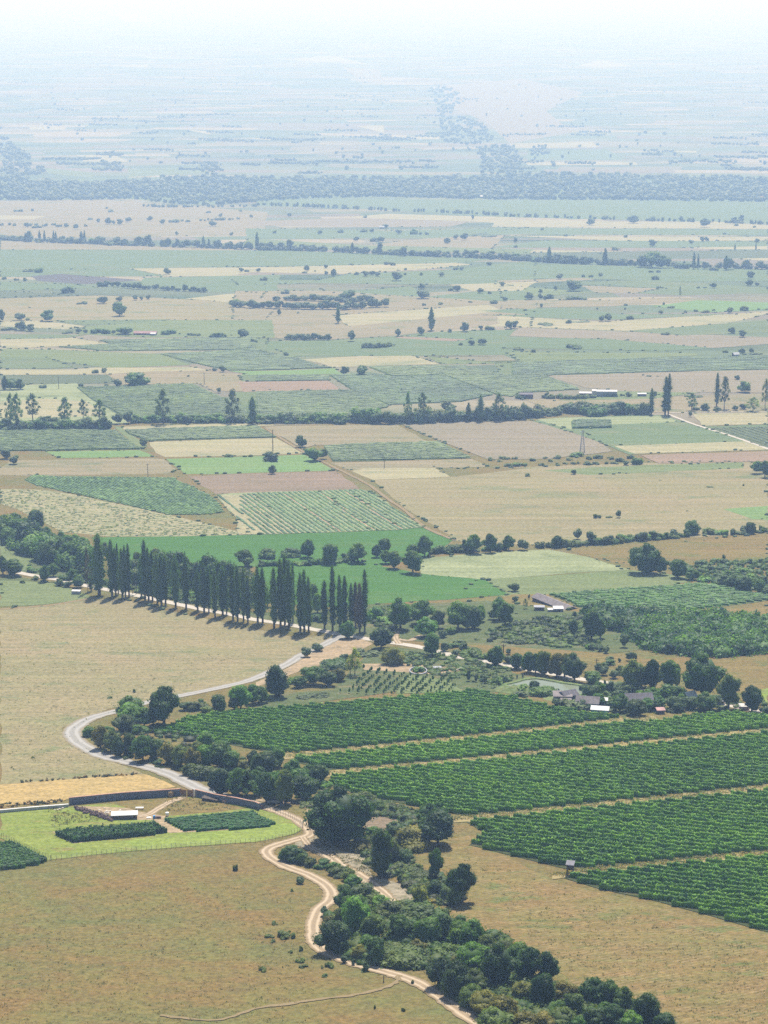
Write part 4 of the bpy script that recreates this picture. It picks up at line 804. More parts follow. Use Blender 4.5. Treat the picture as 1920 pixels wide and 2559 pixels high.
def merged(name, items, col, label):
    cache = {}; VV = []; FF3 = []; FF4 = []; t3 = []; t4 = []; n = 0
    for me, loc, rz, sc3 in items:
        if me.name not in cache:
            v = np.empty(len(me.vertices) * 3, np.float32); me.vertices.foreach_get('co', v)
            lt = np.empty(len(me.polygons), np.int32); me.polygons.foreach_get('loop_total', lt)
            ls = np.empty(len(me.polygons), np.int32); me.polygons.foreach_get('loop_start', ls)
            lv = np.empty(len(me.loops), np.int32); me.loops.foreach_get('vertex_index', lv)
            tn = np.empty(len(me.polygons), np.float32); me.attributes['tint'].data.foreach_get('value', tn)
            a3 = ls[lt == 3]; a4 = ls[lt == 4]
            cache[me.name] = (v.reshape(-1, 3), np.stack([lv[a3 + q] for q in range(3)], 1), np.stack([lv[a4 + q] for q in range(4)], 1), tn[lt == 3], tn[lt == 4])
        v, f3, f4, a, b = cache[me.name]; c_, s_ = math.cos(rz), math.sin(rz)
        w_ = v * np.array(sc3); w_ = np.column_stack([w_[:, 0] * c_ - w_[:, 1] * s_, w_[:, 0] * s_ + w_[:, 1] * c_, w_[:, 2]]) + np.array(loc)
        VV.append(w_); FF3.append(f3 + n); FF4.append(f4 + n); t3.append(a); t4.append(b); n += len(v)
    o = mobj(name, mesh_np(name, np.concatenate(VV), [np.concatenate(FF3), np.concatenate(FF4)], LEAF, tint=np.concatenate(t3 + t4))); o.color = col + (1,)
    return tag(o, label, None, None, 'stuff')
if SINK.get('tree'): merged('scattered_trees', SINK['tree'], (.10, .15, .055), "hundreds of tiny hazy trees scattered over the far plain")
if SINK.get('bush'): merged('scattered_bushes', SINK['bush'], (.10, .155, .055), "many tiny bushes scattered over the plain and along hedges")
if SINK.get('poplar'): merged('scattered_poplars', SINK['poplar'], (.035, .070, .024), "tiny far poplars in the hazy tree line")
# young orchard: seedling rows
sap = crown_round(900, 8, 240, .55, .42, .1, .09, True); sap2 = crown_round(901, 7, 220, .5, .44, .05, .09, True)
OR = []
pa, pb, pc_ = P(*nat('H', 560, 1100)), P(*nat('H', 1290, 1070)), P(*nat('H', 690, 975))
for i in range(13):
    for j in range(15):
        u = j / 14; v = i / 12
        x0, y0 = 555 + u * 330, 1140 - u * 180
        x = 545 + 150 * v * 0 + i * 56 + j * 12.0; y = 1118 - j * 11.5 + i * 2.2
        if y < 968 + (x - 700) * .12 or x > 1290 or (x < 700 and y < 1118 - (x - 545) * .92) or random.random() < .06: continue
        nx_, ny_ = nat('H', x + random.uniform(-5, 5), y + random.uniform(-3, 3)); p = P(nx_, ny_)
        OR.append((i, j, p))
for i, (x, y, p) in enumerate(OR):
    h = random.uniform(1.6, 2.7)
    e = empty('fruit_tree', (p.x, p.y, gz(p.y)), random.uniform(0, 6)); c = mobj('crown', random.choice((sap, sap2)), e); c.scale = (h * .55, h * .55, h)
    c.color = (.13, .23, .04, 1)
    tag(e, f"small conical young tree, {ordw(y + 1)} from the front in the {ordw(x + 1)} orchard row", 'young tree', 'young trees in rows on the slope behind the vineyard')

# ------------------------------------------------------------------ vineyards: real rows
def inside_spans(poly, v, ux, vx):
    """intersections of the line {p: p.vx = v} with polygon, as sorted params along ux"""
    xs_ = []
    n = len(poly)
    for i in range(n):
        a = np.array(poly[i]); b = np.array(poly[(i + 1) % n]); va, vb = a @ vx - v, b @ vx - v
        if (va > 0) != (vb > 0):
            t = va / (va - vb); xs_.append(float((a + (b - a) * t) @ ux))
    xs_.sort(); return [(xs_[i], xs_[i + 1]) for i in range(0, len(xs_) - 1, 2)]
def row_dir(c, u0, v0, u1, v1):
    a, b = P(*nat(c, u0, v0)), P(*nat(c, u1, v1)); d = np.array([b.x - a.x, b.y - a.y]); return d / np.linalg.norm(d)
def hedge_arrays(p0, p1, h, wd, step, leafn, leafs, rg, base=0.25, gap=.03, tone=.5):
    """one trained row: a bumpy green wall plus leaves; returns V, quads, tints"""
    L = float(np.linalg.norm(p1 - p0)); n = max(2, int(L / step)); d = (p1 - p0) / L; nr = np.array([-d[1], d[0]])
    t = np.linspace(0, L, n + 1); c = p0[None, :] + d[None, :] * t[:, None]
    hh = h * (1 + rg.normal(0, .12, n + 1)); ww = wd * (1 + rg.normal(0, .2, n + 1)); wob = rg.normal(0, .07, n + 1)
    z = np.interp(c[:, 1], BR, BZ)
    prof = [(-.42, base), (-.5, .65), (-.12, 1.0), (.2, .97), (.5, .6), (.42, base)]
    V = np.stack([np.column_stack([c[:, 0] + nr[0] * (s * ww + wob), c[:, 1] + nr[1] * (s * ww + wob), z + hh * k * .93]) for s, k in prof], 1)
    m = len(prof); V = V.reshape(-1, 3)
    i = np.arange(n)[:, None] * m; q = np.arange(m - 1)[None, :]
    Q = np.stack([i + q, i + m + q, i + m + q + 1, i + q + 1], -1).reshape(-1, 4)
    vig = np.sin(c[:n, 0] * .041 + 1.3 * np.sin(c[:n, 1] * .027)) * np.sin(c[:n, 1] * .035 + np.sin(c[:n, 0] * .019) * 1.7)
    clump = np.clip(tone + .22 * vig + rg.normal(0, .24, n), 0, 1)
    T = np.repeat(clump * (.7 if leafn > 3 else .95), m - 1)  # row body tinted below its leaves, shade put into the colour
    if leafn > 0:
        k = int(L * leafn)
        tt = rg.uniform(0, L, k); s = rg.normal(0, .33, k); s = np.clip(s, -.62, .62); zz = rg.uniform(.35, 1.22, k) ** .8
        zz = np.where(np.abs(s) > .45, zz * .8, zz)
        cc = p0[None, :] + d[None, :] * tt[:, None] + nr[None, :] * (s * wd * 1.15)[:, None]
        hi = np.interp(tt, t, hh); C = np.column_stack([cc[:, 0], cc[:, 1], np.interp(cc[:, 1], BR, BZ) + zz * hi])
        Nn = np.column_stack([nr[0] * s * 2, nr[1] * s * 2, np.full(k, .8)])
        LV, LQ = leaves(C, Nn, rg.uniform(.6, 1.35, k) * leafs, rg)
        Q = np.concatenate([Q, LQ + len(V)]); V = np.concatenate([V, LV])
        ci = np.minimum((tt / L * n).astype(int), n - 1); T = np.concatenate([T, np.clip(clump[ci] + rg.normal(.05, .16, k), 0, 1)])
    return V, Q, T
def block_rows(poly, ux, spacing, phase=0.0):
    vx = np.array([-ux[1], ux[0]]); vs_ = [np.array(p) @ vx for p in poly]; out = []
    v = math.ceil((min(vs_) - phase) / spacing) * spacing + phase
    while v < max(vs_):
        for a, b in inside_spans(poly, v, ux, vx):
            if b - a > 3: out.append((ux * a + vx * v, ux * b + vx * v))
        v += spacing
    return out
VUX = row_dir('X', 1000, 1985, 1500, 2034)
VCOL = (.130, .290, .010, 1)
# grassy paths across the vineyard (centre lines) and the outlines above and below
PATHS = [[(640, 1892), (830, 1876), (1100, 1848), (1300, 1826), (1560, 1796), (1640, 1792)],
         [(780, 1934), (1000, 1912), (1180, 1896), (1400, 1873), (1600, 1854), (1820, 1832), (2010, 1815)],
         [(1120, 2044), (1280, 2032), (1400, 2018), (1600, 1998), (1800, 1977), (2010, 1955)],
         [(1380, 2186), (1440, 2176), (1600, 2160), (1800, 2140), (2010, 2120)]]
def edge(k, x0, x1, up):
    pts = PATHS[k]; xs_ = [p[0] for p in pts]; ys_ = [p[1] for p in pts]
    out = [(x, float(np.interp(x, xs_, ys_)) + (-2 if up else 11 + (k > 1) * 2)) for x in np.linspace(x0, x1, 9)]
    return out
def PX(s): return [tuple(float(q) for q in t.split(',')) for t in s.split()]
BL = [
 ('upper block of the big vineyard', PX('385,1832 470,1795 640,1775 860,1758 1180,1729 1280,1744 1390,1772 1540,1792') + edge(0, 1550, 700, True) + PX('560,1858')),
 ('narrow second block of the big vineyard', edge(0, 730, 1560, False) + PX('1640,1806 1730,1790 1830,1782 2010,1794') + edge(1, 2010, 830, True) + PX('740,1905')),
 ('wide middle block of the big vineyard', edge(1, 830, 2010, False) + edge(2, 2010, 1160, True) + PX('990,2005 880,1980 822,1962')),
 ('lower middle block of the big vineyard', edge(2, 1165, 2010, False) + edge(3, 2010, 1430, True) + PX('1290,2141 1172,2112 1215,2084')),
 ('lowest block of the vineyard', edge(3, 1408, 2010, False) + PX('2010,2350 1900,2325 1780,2290 1640,2252 1500,2222')),
]
rows = []
for bi, (nm, s) in enumerate(BL):
    g = [(p.x, p.y) for p in (P(x, y, .05) for x, y in s)]
    # soil and weeds between the rows, coloured dark to paint the rows' shade
    off = layer(s)
    drape("vineyard_soil", g, off, field_mat((.035, .055, .018), (.055, .065, .024), (.09, .085, .035), big=12.), None)
    for a, b in block_rows(g, VUX, 3.3, .4 * bi): rows.append((bi, nm, a, b))
rgv = np.random.default_rng(5)
print("vine rows", len(rows), sum(np.linalg.norm(b - a) for _, _, a, b in rows))
EXTRA = []
if len(rows) > 292:
    rows.sort(key=lambda r: -np.linalg.norm(r[3] - r[2])); EXTRA = rows[292:]; rows = rows[:292]
VXN = np.array([-VUX[1], VUX[0]]); rows.sort(key=lambda r: (r[0], r[2] @ VXN)); rc = {}
for bi, nm, a, b in rows:
    rc[bi] = rc.get(bi, 0) + 1
    V, Q, T = hedge_arrays(a, b, 1.5, .62, 1.1, 16, .24, rgv, .12)
    o = mobj('vine_row', mesh_np('vine_row', V, [Q], VLEAF, tint=T)); o.color = VCOL
    tag(o, f"green vine row, {ordw(rc[bi])} from the front in the {nm}", 'vine row', 'vine rows in the ' + nm)
if EXTRA:
    VV, QQ, TT, n = [], [], [], 0
    for bi, nm, a, b in EXTRA:
        V, Q, T = hedge_arrays(a, b, 1.5, .62, 1.1, 16, .24, rgv, .12); VV.append(V); QQ.append(Q + n); TT.append(T); n += len(V)
    o = mobj('short_vine_rows', mesh_np('short_vine_rows', np.concatenate(VV), [np.concatenate(QQ)], VLEAF, tint=np.concatenate(TT))); o.color = VCOL
    tag(o, "short ends of vine rows at the corners of the big vineyard", None, None, 'stuff')
def crop_rows(name, s, dirv, spacing, h, wd, step, col, label, leafn=0, leafs=.3, base=0.0, default=None):
    g = [(p.x, p.y) for p in (P(x, y, .05) for x, y in parse(s, default))]
    VV, QQ, TT, n = [], [], [], 0
    for a, b in block_rows(g, dirv, spacing):
        V, Q, T = hedge_arrays(a, b, h, wd, step, leafn, leafs, rgv, base); VV.append(V); QQ.append(Q + n); TT.append(T); n += len(V)
    if not VV: return None
    o = mobj(name, mesh_np(name, np.concatenate(VV), [np.concatenate(QQ)], LEAF, tint=np.concatenate(TT))); o.color = col + (1,)
    return tag(o, label, None, None, 'stuff')
# plots inside the walled garden
maize_d = row_dir('J', 480, 1040, 1080, 985)
def block_thing(name, s, dirv, spacing, h, wd, step, col, label, leafn, leafs, rowname='crop_row'):
    return crop_rows(name, s, dirv, spacing, h, wd, step, col, label, leafn, leafs)
block_thing('maize_plot', 'J 350,1000 480,993 700,972 900,948 1000,942 1095,992 800,1022 480,1055', maize_d, 1.1, 1.45, .6, .6, (.055, .125, .028), "tall dark maize plot with ragged tassels in the walled garden", 20, .34)
block_thing('bean_plot', 'J 1065,912 1600,860 1640,857 K 25,890 138,938 J 1660,964 1200,983', maize_d, 1.5, 1.0, .95, .7, (.038, .135, .022), "low even dark green crop plot right of the maize", 10, .2)
block_thing('maize_plot', 'J 0,1032 115,1078 310,1172 230,1205 0,1232', maize_d, 1.3, 1.2, .7, .8, (.070, .15, .035), "dark green maize plot cut by the left edge", 9, .28)
# distant raised crops
dE = row_dir('E', 0, 290, 860, 270)
VG = (.14, .21, .09)
for nm, s, dv, sp_, h, wd, st in [
 ('distant_vineyard', 'D 500,180 1240,155 1430,240 E 0,330 0,405 D 1660,400 860,405 760,340 600,260', row_dir('D', 600, 330, 1500, 330), 3.4, 1.1, 1.9, 4),
 ('distant_vineyard', 'D 0,455 740,455 910,578 0,592', row_dir('D', 0, 520, 800, 515), 3.1, 1.2, 1.8, 2.5),
 ('distant_vineyard', 'D 810,455 E 0,427 130,500 0,507 D 960,525 840,480', row_dir('D', 850, 490, 1600, 470), 3.1, 1.2, 1.8, 2.5),
 ('distant_vineyard', 'E 440,560 700,545 1180,532 1395,635 800,652 500,657', row_dir('E', 500, 600, 1300, 590), 3.1, 1.2, 1.8, 2.5),
 ('distant_vineyard', 'E 480,100 740,85 890,108 1220,102 1540,225 1330,270 860,290 620,190', dE, 3.4, 1.1, 1.9, 4),
 ('distant_vineyard', 'E 0,207 540,197 640,192 860,300 700,350 0,385', dE, 3.4, 1.1, 1.9, 4),
 ('distant_vineyard', 'E 0,98 480,100 460,132 0,138', dE, 3.4, 1.1, 1.9, 4),
 ('distant_vineyard', 'E 730,45 1340,35 1480,75 1660,100 F 200,95 440,190 40,215 0,240 E 1560,225 1230,100 890,105', dE, 3.4, 1.1, 1.9, 4),
 ('distant_vineyard', 'C 0,1110 560,1085 1230,1075 1660,1060 1660,1150 900,1168 200,1190 0,1185', row_dir('C', 0, 1150, 1600, 1120), 4.5, 1.1, 2.6, 7),
 ('distant_vineyard', 'A 1040,1052 1660,1022 B 240,1070 420,1130 500,1140 0,1157 A 1480,1155 1330,1125', row_dir('A', 1200, 1090, 1640, 1080), 4.5, 1.1, 2.6, 7),
 ('distant_vineyard', 'A 380,1005 720,985 640,960 1500,945 1660,950 1660,1022 700,1030', row_dir('A', 500, 1010, 1640, 990), 4.5, 1.1, 2.6, 7),
 ('maize_field', 'D 160,780 220,745 390,755 1120,762 1200,800 1350,870 1420,930 1450,985 1330,1000 1100,1003 780,930 480,865 230,810', row_dir('D', 780, 770, 1330, 1000), 1.9, .5, 1.5, 3.5),
 ('maize_field', 'F 385,405 440,395 640,400 645,440 390,445', row_dir('F', 390, 440, 640, 435), 2.2, 2.0, 1.7, 2),
 ('scrubby_vineyard', 'I 240,485 620,458 1060,428 1250,412 1660,492 1660,520 1100,590 700,597 430,565 380,530', row_dir('I', 300, 500, 1200, 560), 3.2, 1.2, 1.7, 2.0),
]:
    near = nm == 'scrubby_vineyard'
    fld('vine' if 'vine' in nm else 'green', s)
    crop_rows(nm, s, dv, sp_, h, wd, st, (.085, .15, .06) if h > 1.5 and nm == 'maize_field' else (.14, .245, .085) if nm == 'maize_field' else (.085, .19, .05) if near else VG,
              {'distant_vineyard': 'dark green vineyard rows on the hazy plain', 'maize_field': 'green maize standing on the plain', 'scrubby_vineyard': 'uneven dark vineyard right of the barn'}[nm], 2.5 if near else .5, .45 if near else .55)
# striped vegetable field: green rows over pale soil
fld('paleg', 'D 1400,875 E 0,862 680,838 740,850 1080,1080 920,1100 180,1125 0,1130 D 1530,1020', big=8, label='striped vegetable field with pale bare soil between rows')
fld('straw', 'D 1400,877 1640,870 E 150,1000 300,1118 0,1130 D 1530,1020', big=8)
for q in ('E 180,868 200,868 550,1108 520,1110', 'E 420,862 436,862 770,1098 745,1100', 'E 575,850 600,850 950,1090 915,1096'): fld('dirt', q, big=6)
ds = row_dir('E', 180, 870, 540, 1110)
crop_rows('vegetable_rows', 'D 1560,985 1560,875 E 0,862 680,838 740,850 1080,1080 920,1100 180,1125 60,1128', ds, 2.9, .45, 1.7, 2.5, (.12, .215, .08), "green vegetable rows with pale soil between them", .7, .5)
crop_rows('vegetable_rows', 'D 1400,878 1470,875 D 1640,1075 E 0,1125 D 1560,1040', ds, 4.6, .55, 1.6, 3, (.13, .23, .10), "sparser green rows at the left of the striped field", .3, .4)
crop_rows('seedling_rows', 'F 1290,440 1660,432 1660,568 1480,502', row_dir('F', 1300, 445, 1640, 560), 5.0, .6, 1.4, 3.2, (.12, .16, .08), "grey green young vine rows at the right edge", .3, .5)

# ------------------------------------------------------------------ undergrowth, weeds, rough grass (uncountable)
def scatter(name, polys, n, size, height, cols, label, leaf=.3, per=14, flat=False):
    """leafy mounds scattered over polygons, as one stuff object per colour"""
    for ci, c in enumerate(cols):
        f = Fol(1000 + ci + n)
        pts = []
        for s in polys:
            q = parse(s); xs2 = [a for a, b in q]; ys2 = [b for a, b in q]; k = 0; m = n // (len(cols) * len(polys)); tries = 0
            while k < m and tries < m * 30:
                tries += 1
                x = random.uniform(min(xs2), max(xs2)); y = random.uniform(min(ys2), max(ys2)); ins = False
                for i in range(len(q)):
                    (x1, y1), (x2, y2) = q[i], q[i - 1]
                    if (y1 > y) != (y2 > y) and x < (x2 - x1) * (y - y1) / (y2 - y1) + x1: ins = not ins
                if ins: pts.append((x, y)); k += 1
        for x, y in pts:
            p = P(x, y); r = size * random.uniform(.5, 1.5) * (1 + random.random() ** 4); h = height * random.uniform(.5, 1.5); t = random.uniform(.2, .85)
            if not flat: f.blob((p.x, p.y, gz(p.y) + h * .35), (r * .8, r * .8, h * .6), t * .7, False)  # mound core darkened to paint shade under its leaves
            f.shell((p.x, p.y, gz(p.y) + h * .35), (r, r, h * .65), per, leaf, t)
        if pts:
            o = mobj(name, f.mesh(name)); o.color = c + (1,); tag(o, label, None, None, 'stuff')
G1, G2, G3, G4 = (.062, .120, .020), (.09, .130, .025), (.11, .18, .032), (.16, .155, .055)
for pp in PATHS:
    field('grass_path', 'X ' + ' '.join(f'{x},{y - 3}' for x, y in pp) + ' ' + ' '.join(f'{x},{y + 12}' for x, y in pp[::-1]), field_mat((.30, .23, .11), (.24, .20, .09), (.14, .15, .06), big=6.), "pale dry grassy path between the vineyard blocks")
scatter('undergrowth', ['M 470,560 700,440 900,470 1150,480 1500,640 1660,720 1660,1240 1560,1240 1230,1060 1150,900 900,870 700,860 480,760', 'N 0,900 300,1000 700,1100 1000,1260 0,1260 -100,1100'], 1300, 1.3, 1.5, (G1, G2), "low undergrowth between the thicket trees along the dirt track", .3, 16)
scatter('undergrowth', ['J 560,330 900,300 1180,300 1500,520 K 0,480 300,640 450,700 520,800 330,830 0,700 J 1560,690 1200,600 800,520 620,440', 'K 480,740 780,780 1050,860 1060,900 960,960 900,900 700,870', 'K 640,1060 760,1000 900,1030 1000,1120 1000,1250 860,1290 720,1180', 'M 1000,240 1180,280 1350,420 1250,480 1000,400 950,330'], 1200, 1.1, 1.0, (G1, G2, (.09, .095, .035)), "low undergrowth along the creek left of the vineyard", .28, 15)
scatter('scrub', ['U 200,680 800,560 1450,500 1660,640 1660,960 900,900 200,860', 'H 740,600 860,560 930,640 860,760 740,640', 'G 560,380 900,380 1300,470 1660,530 1660,590 1100,520 560,400'], 900, 1.5, 1.0, (G3, G2, (.03, .055, .018)), "rough green scrub between the barn and the road", .4, 14)
scatter('scrub', ['I 1000,300 1240,270 1660,260 1660,470 1400,440 1200,370', 'I 1660,450 1560,440 1400,430 1300,400'], 500, 1.6, 1.2, (G3, G1), "rough green scrub at the right edge", .45, 12)
scatter('scrub', ['I 0,1100 250,1120 500,1190 700,1260 1100,1250 1600,1240 1660,1180 1100,1120 700,1060 500,1110 300,1130 60,1060', 'H 740,830 1300,880 1660,960 1660,1080 1350,1050 950,950'], 520, 1.1, .8, (G2, G3), "weeds and low shrubs around the pond and farmhouses", .3, 12)
scatter('plantation', ['I 790,700 1000,640 1110,610 1400,640 1660,665 1660,870 1200,885 960,860 870,825 790,770'], 520, 2.6, 3.2, ((.055, .125, .028), (.10, .20, .036)), "dense dark green plantation of young trees behind the road", .75, 70)
scatter('plantation', ['I 480,600 700,590 860,620 980,620 860,720 760,740 560,700'], 110, 2.4, 3.6, ((.04, .10, .026), (.07, .13, .04)), "dense low trees next to the barn meadow", .7, 55)
scatter('path_grass', ['X ' + ' '.join(f'{x},{y - 2}' for x, y in pp) + ' ' + ' '.join(f'{x},{y + 9}' for x, y in pp[::-1]) for pp in PATHS], 3600, .5, .4, ((.30, .24, .11), (.2, .2, .08)), "pale dry grass on the paths across the vineyard", .22, 7, True)
scatter('weeds', ['X 0,2230 500,2200 760,2250 800,2559 0,2559', 'X 1150,2140 1400,2210 1920,2370 1920,2559 1660,2559 1380,2400'], 2200, .45, .16, ((.10, .125, .04), (.17, .13, .06)), "small weeds and dry tufts dotted over the foreground pasture", .16, 6, True)
scatter('weeds', ['X 0,1560 200,1600 640,1640 420,1740 160,1830 300,1930 0,1950'], 700, .6, .16, ((.12, .145, .055),), "small green weeds dotted over the pasture inside the bend", .2, 6, True)
scatter('weeds', ['V 0,400 700,560 300,640 60,660', 'W 80,250 700,300 1150,410 60,480', 'K 350,1000 480,1090 740,1200 780,1290 560,1200 380,1080'], 360, .5, .35, ((.09, .11, .03), (.13, .11, .05)), "rough tufts in the walled plot and gully", .2, 7, True)
scatter('straw_edge_weeds', ['J 0,805 400,775 430,790 0,830', 'J 100,660 900,604 930,612 100,668'], 110, .35, .5, ((.06, .07, .025), (.2, .14, .06)), "ragged weeds along the edges of the golden stubble", .25, 9)
tufts = 'M 80,690,70,18 105,715,40,18 175,690,110,34 235,690,60,30 285,770,40,26 290,845,60,26 310,880,50,18 430,885,20,20 475,880,60,28 450,940,50,18 40,905,60,26 225,785,40,16 120,600,50,20 770,1145,18,20 955,1160,26,22 235,385,30,16 1015,985,20,22 215,650,26,12 J 1530,1235,40,35 870,80,30,18 715,120,50,12 215,505,24,12 980,370,1,1'.split()
tc = None; TU = []
for t in tufts:
    if t in CROPS: tc = t; continue
    u, v, w_, h = (float(q) for q in t.split(','))
    if w_ < 5: continue
    x, y = nat(tc, u, v); e = build_plant('b', x, y, w_ * K1, h * K1 * 1.6, 'o', name='grass_clump'); TU.append((x, 'b', '', e))
L = sorted(TU, key=lambda t: t[0])
for i, (x, _, _, e) in enumerate(L): tag(e, f"dark weedy clump, {ordw(i + 1)} from the left on the pasture by the dirt track", 'grass clump', 'weedy clumps on the foreground pasture')
scatter('rough_crop', ['D 0,840 270,845 480,880 780,945 1150,1025 1540,1115 1620,1130 1100,1140 700,1140 400,1115 100,960 0,930'], 900, .7, .22, ((.13, .19, .08), (.16, .2, .1)), "patchy low green plants over pale stubble", .4, 5)
# thin broken lines of weeds along field edges
for nm_, colr, prob in (('field_edge_weeds', (.085, .14, .05), .36), ('field_edge_grass', (.13, .18, .07), .34)):
    f = Fol(4242 + int(prob * 100)); cnt_e = 0
    for q in EDGES:
        for i in range(len(q)):
            a, b = q[i], q[(i + 1) % len(q)]
            if max(a[1], b[1]) > 1560 or min(a[1], b[1]) < 560 or random.random() > prob: continue
            A, B = P(*a), P(*b); L_ = (B - A).length; stp = 3.5 + (A.y / 500.); n = int(L_ / stp); run_on = True
            for j in range(min(n, 260)):
                if random.random() < .16: run_on = not run_on
                if not run_on: continue
                p = A.lerp(B, min(1, (j + random.uniform(-.9, .9)) / max(1, n))); p.y += random.uniform(-2, 2) * A.y / 1500; sz_ = random.random() ** 2; r = (.35 + .7 * sz_) * (1 + A.y / 3500.); h = (.2 + .8 * sz_) * (1 + A.y / 3500.)
                f.blob((p.x + random.uniform(-1, 1), p.y + random.uniform(-1, 1), gz(p.y) + h * .4), (r * 1.2, r, h * .6), random.uniform(.3, .9), False); cnt_e += 1
    o = mobj(nm_, f.mesh(nm_)); o.color = colr + (1,); tag(o, "thin broken lines of weeds along the field edges", None, None, 'stuff')

# ------------------------------------------------------------------ far wood and hedges beyond the plain (uncountable)
def far_mass(name, items, col, label):
    f = Fol(77)
    for x, y, w_, h in items:
        p = P(x, y); s = pxm(p); W = w_ / s * .5; Hh = h / s; t = random.uniform(.1, .9)
        f.blob((p.x, p.y, p.z + Hh * .5), (W, W, Hh * .55), t, False)
        if y > 380: f.shell((p.x, p.y, p.z + Hh * .55), (W * 1.05, W * 1.05, Hh * .5), 14, 1.3, t)
    o = mobj(name, f.mesh(name)); o.color = col + (1,); return tag(o, label, None, None, 'stuff')
items = []
fld('green', 'X -60,430 100,448 400,442 700,440 960,440 1300,434 2000,440 2000,503 1500,499 1200,497 960,491 780,494 620,505 520,512 420,507 330,497 180,499 -60,500', big=90., name='wood_floor')
lowb = [(-20, 500), (180, 500), (330, 497), (420, 508), (520, 514), (620, 506), (780, 495), (960, 491), (1200, 498), (1500, 499), (1950, 504)]
upb = [(-20, 415), (60, 440), (130, 440), (230, 446), (330, 438), (520, 430), (700, 434), (960, 434), (1190, 430), (1280, 427), (1400, 424), (1600, 428), (1950, 436)]
for i in range(3600):
    x = random.uniform(-20, 1940); lo = np.interp(x, *zip(*lowb)); up = np.interp(x, *zip(*upb)) + 16
    y = random.uniform(up, lo); sz = random.uniform(8, 17)
    items.append((x, y, sz, sz * random.uniform(.75, 1.15)))
for i in range(240):
    x = random.uniform(-20, 1940); lo = np.interp(x, *zip(*lowb)); items.append((x, lo + random.uniform(-2, 1), 11, 10))
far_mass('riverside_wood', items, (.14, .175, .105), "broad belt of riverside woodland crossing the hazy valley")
items = []
def blobpoly(s, n, sz):
    q = parse(s); k = 0
    while k < n:
        x = random.uniform(min(a for a, b in q), max(a for a, b in q)); y = random.uniform(min(b for a, b in q), max(b for a, b in q)); ins = False
        for i in range(len(q)):
            (x1, y1), (x2, y2) = q[i], q[i - 1]
            if (y1 > y) != (y2 > y) and x < (x2 - x1) * (y - y1) / (y2 - y1) + x1: ins = not ins
        if ins: items.append((x, y, sz * random.uniform(.7, 1.3), sz * random.uniform(.6, .9))); k += 1
blobpoly('S 0,600 30,600 80,650 130,680 140,700 100,770 0,770', 120, 12)
blobpoly('T 240,500 290,500 420,530 470,590 470,620 380,625 250,615', 150, 10); blobpoly('T 410,640 560,630 600,700 600,750 440,760 400,730', 140, 11)
blobpoly('T 180,390 260,375 330,400 320,480 240,510 230,450', 90, 8); blobpoly('S 870,710 940,700 940,760 880,760', 30, 12); blobpoly('T 630,640 710,630 710,665 640,680', 30, 10)
blobpoly('S 430,700 520,700 530,740 440,740', 30, 11); blobpoly('S 120,730 190,730 200,760 120,760', 24, 12)
for i in range(90):     # broken hedge lines
    y = random.uniform(190, 435) if i > 30 else random.uniform(330, 432); x = random.uniform(0, 1920); L_ = random.uniform(15, 110) * (y / 300.); n = int(L_ / 5)
    for j in range(n):
        items.append((x + j * 5 + random.uniform(-2, 2), y + j * random.uniform(-.1, .35) * .5 + random.uniform(-1, 1), random.uniform(4, 8) * y / 330., random.uniform(3, 6.5) * y / 330.))
for i in range(260):
    y = random.uniform(150, 430); items.append((random.uniform(0, 1920), y, random.uniform(4, 10) * y / 330., random.uniform(4, 9) * y / 330.))
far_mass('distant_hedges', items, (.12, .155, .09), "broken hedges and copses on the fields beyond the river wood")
items = []
hl = [('A 0,308 200,322 600,337 1000,352 1660,372', 110, 13, 10), ('B 0,374 400,382 1000,412 1660,438', 120, 13, 11), ('C 0,442 400,464 800,478 1660,500', 120, 14, 12), ('B 0,85 400,98 900,125 1400,140 1660,160', 90, 8, 9), ('C 0,160 400,170 900,188 1300,195 1660,210', 80, 8, 9), ('A 0,215 400,225', 16, 8, 6), ('A 900,95 1300,100 1660,95', 40, 8, 7), ('A 1100,195 1400,185 1560,175', 24, 7, 6), ('C 300,60 1100,60', 1, 3, 3)]
for s, n, w_, h in hl:
    pts = parse(s)
    for i in range(n):
        t = random.random() * (len(pts) - 1); j = int(t); f_ = t - j
        items.append((pts[j][0] + (pts[j + 1][0] - pts[j][0]) * f_, pts[j][1] + (pts[j + 1][1] - pts[j][1]) * f_ + random.uniform(-1, 1), w_ * random.uniform(.6, 1.3), h * random.uniform(.5, 1.2)))
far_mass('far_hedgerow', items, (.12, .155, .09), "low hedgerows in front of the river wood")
# big pale fields beyond the wood
for k, s in [('mauve', 'T 240,370 600,340 860,400 700,480 820,570 550,620 430,520 300,470'), ('straw', 'T 540,620 900,612 930,636 560,640'), ('straw', 'S 1220,258 1440,240 1600,280 1500,272'), ('straw', 'S 420,285 640,278 640,290'),
             ('straw', 'T 830,285 940,258 1075,285 940,292'), ('tan', 'S 1480,290 1640,300 1660,365 1560,350'), ('green', 'T 620,650 960,645 1040,690 620,695'), ('straw', 'S 490,60 600,55 680,95 540,95'), ('straw', 'S 330,670 500,672 560,700 360,697'),
             ('straw', 'S 800,560 940,570 900,580'), ('straw', 'S 1030,595 1170,597 1170,606'), ('lg', 'S 550,730 880,720 900,745 560,765'), ('lg', 'S 190,725 400,745 400,768 210,750'), ('straw', 'S 120,545 290,548 280,560 130,560'), ('straw', 'T 0,590 240,590 240,602 0,602'), ('straw', 'T 1000,653 1350,652 1350,660'), ('straw', 'T 610,702 1080,698 1100,712 620,714'), ('straw', 'S 870,290 1130,283 1130,290'), ('straw', 'S 1540,545 1660,540 1660,575')]:
    fld(k, s, big=200.)

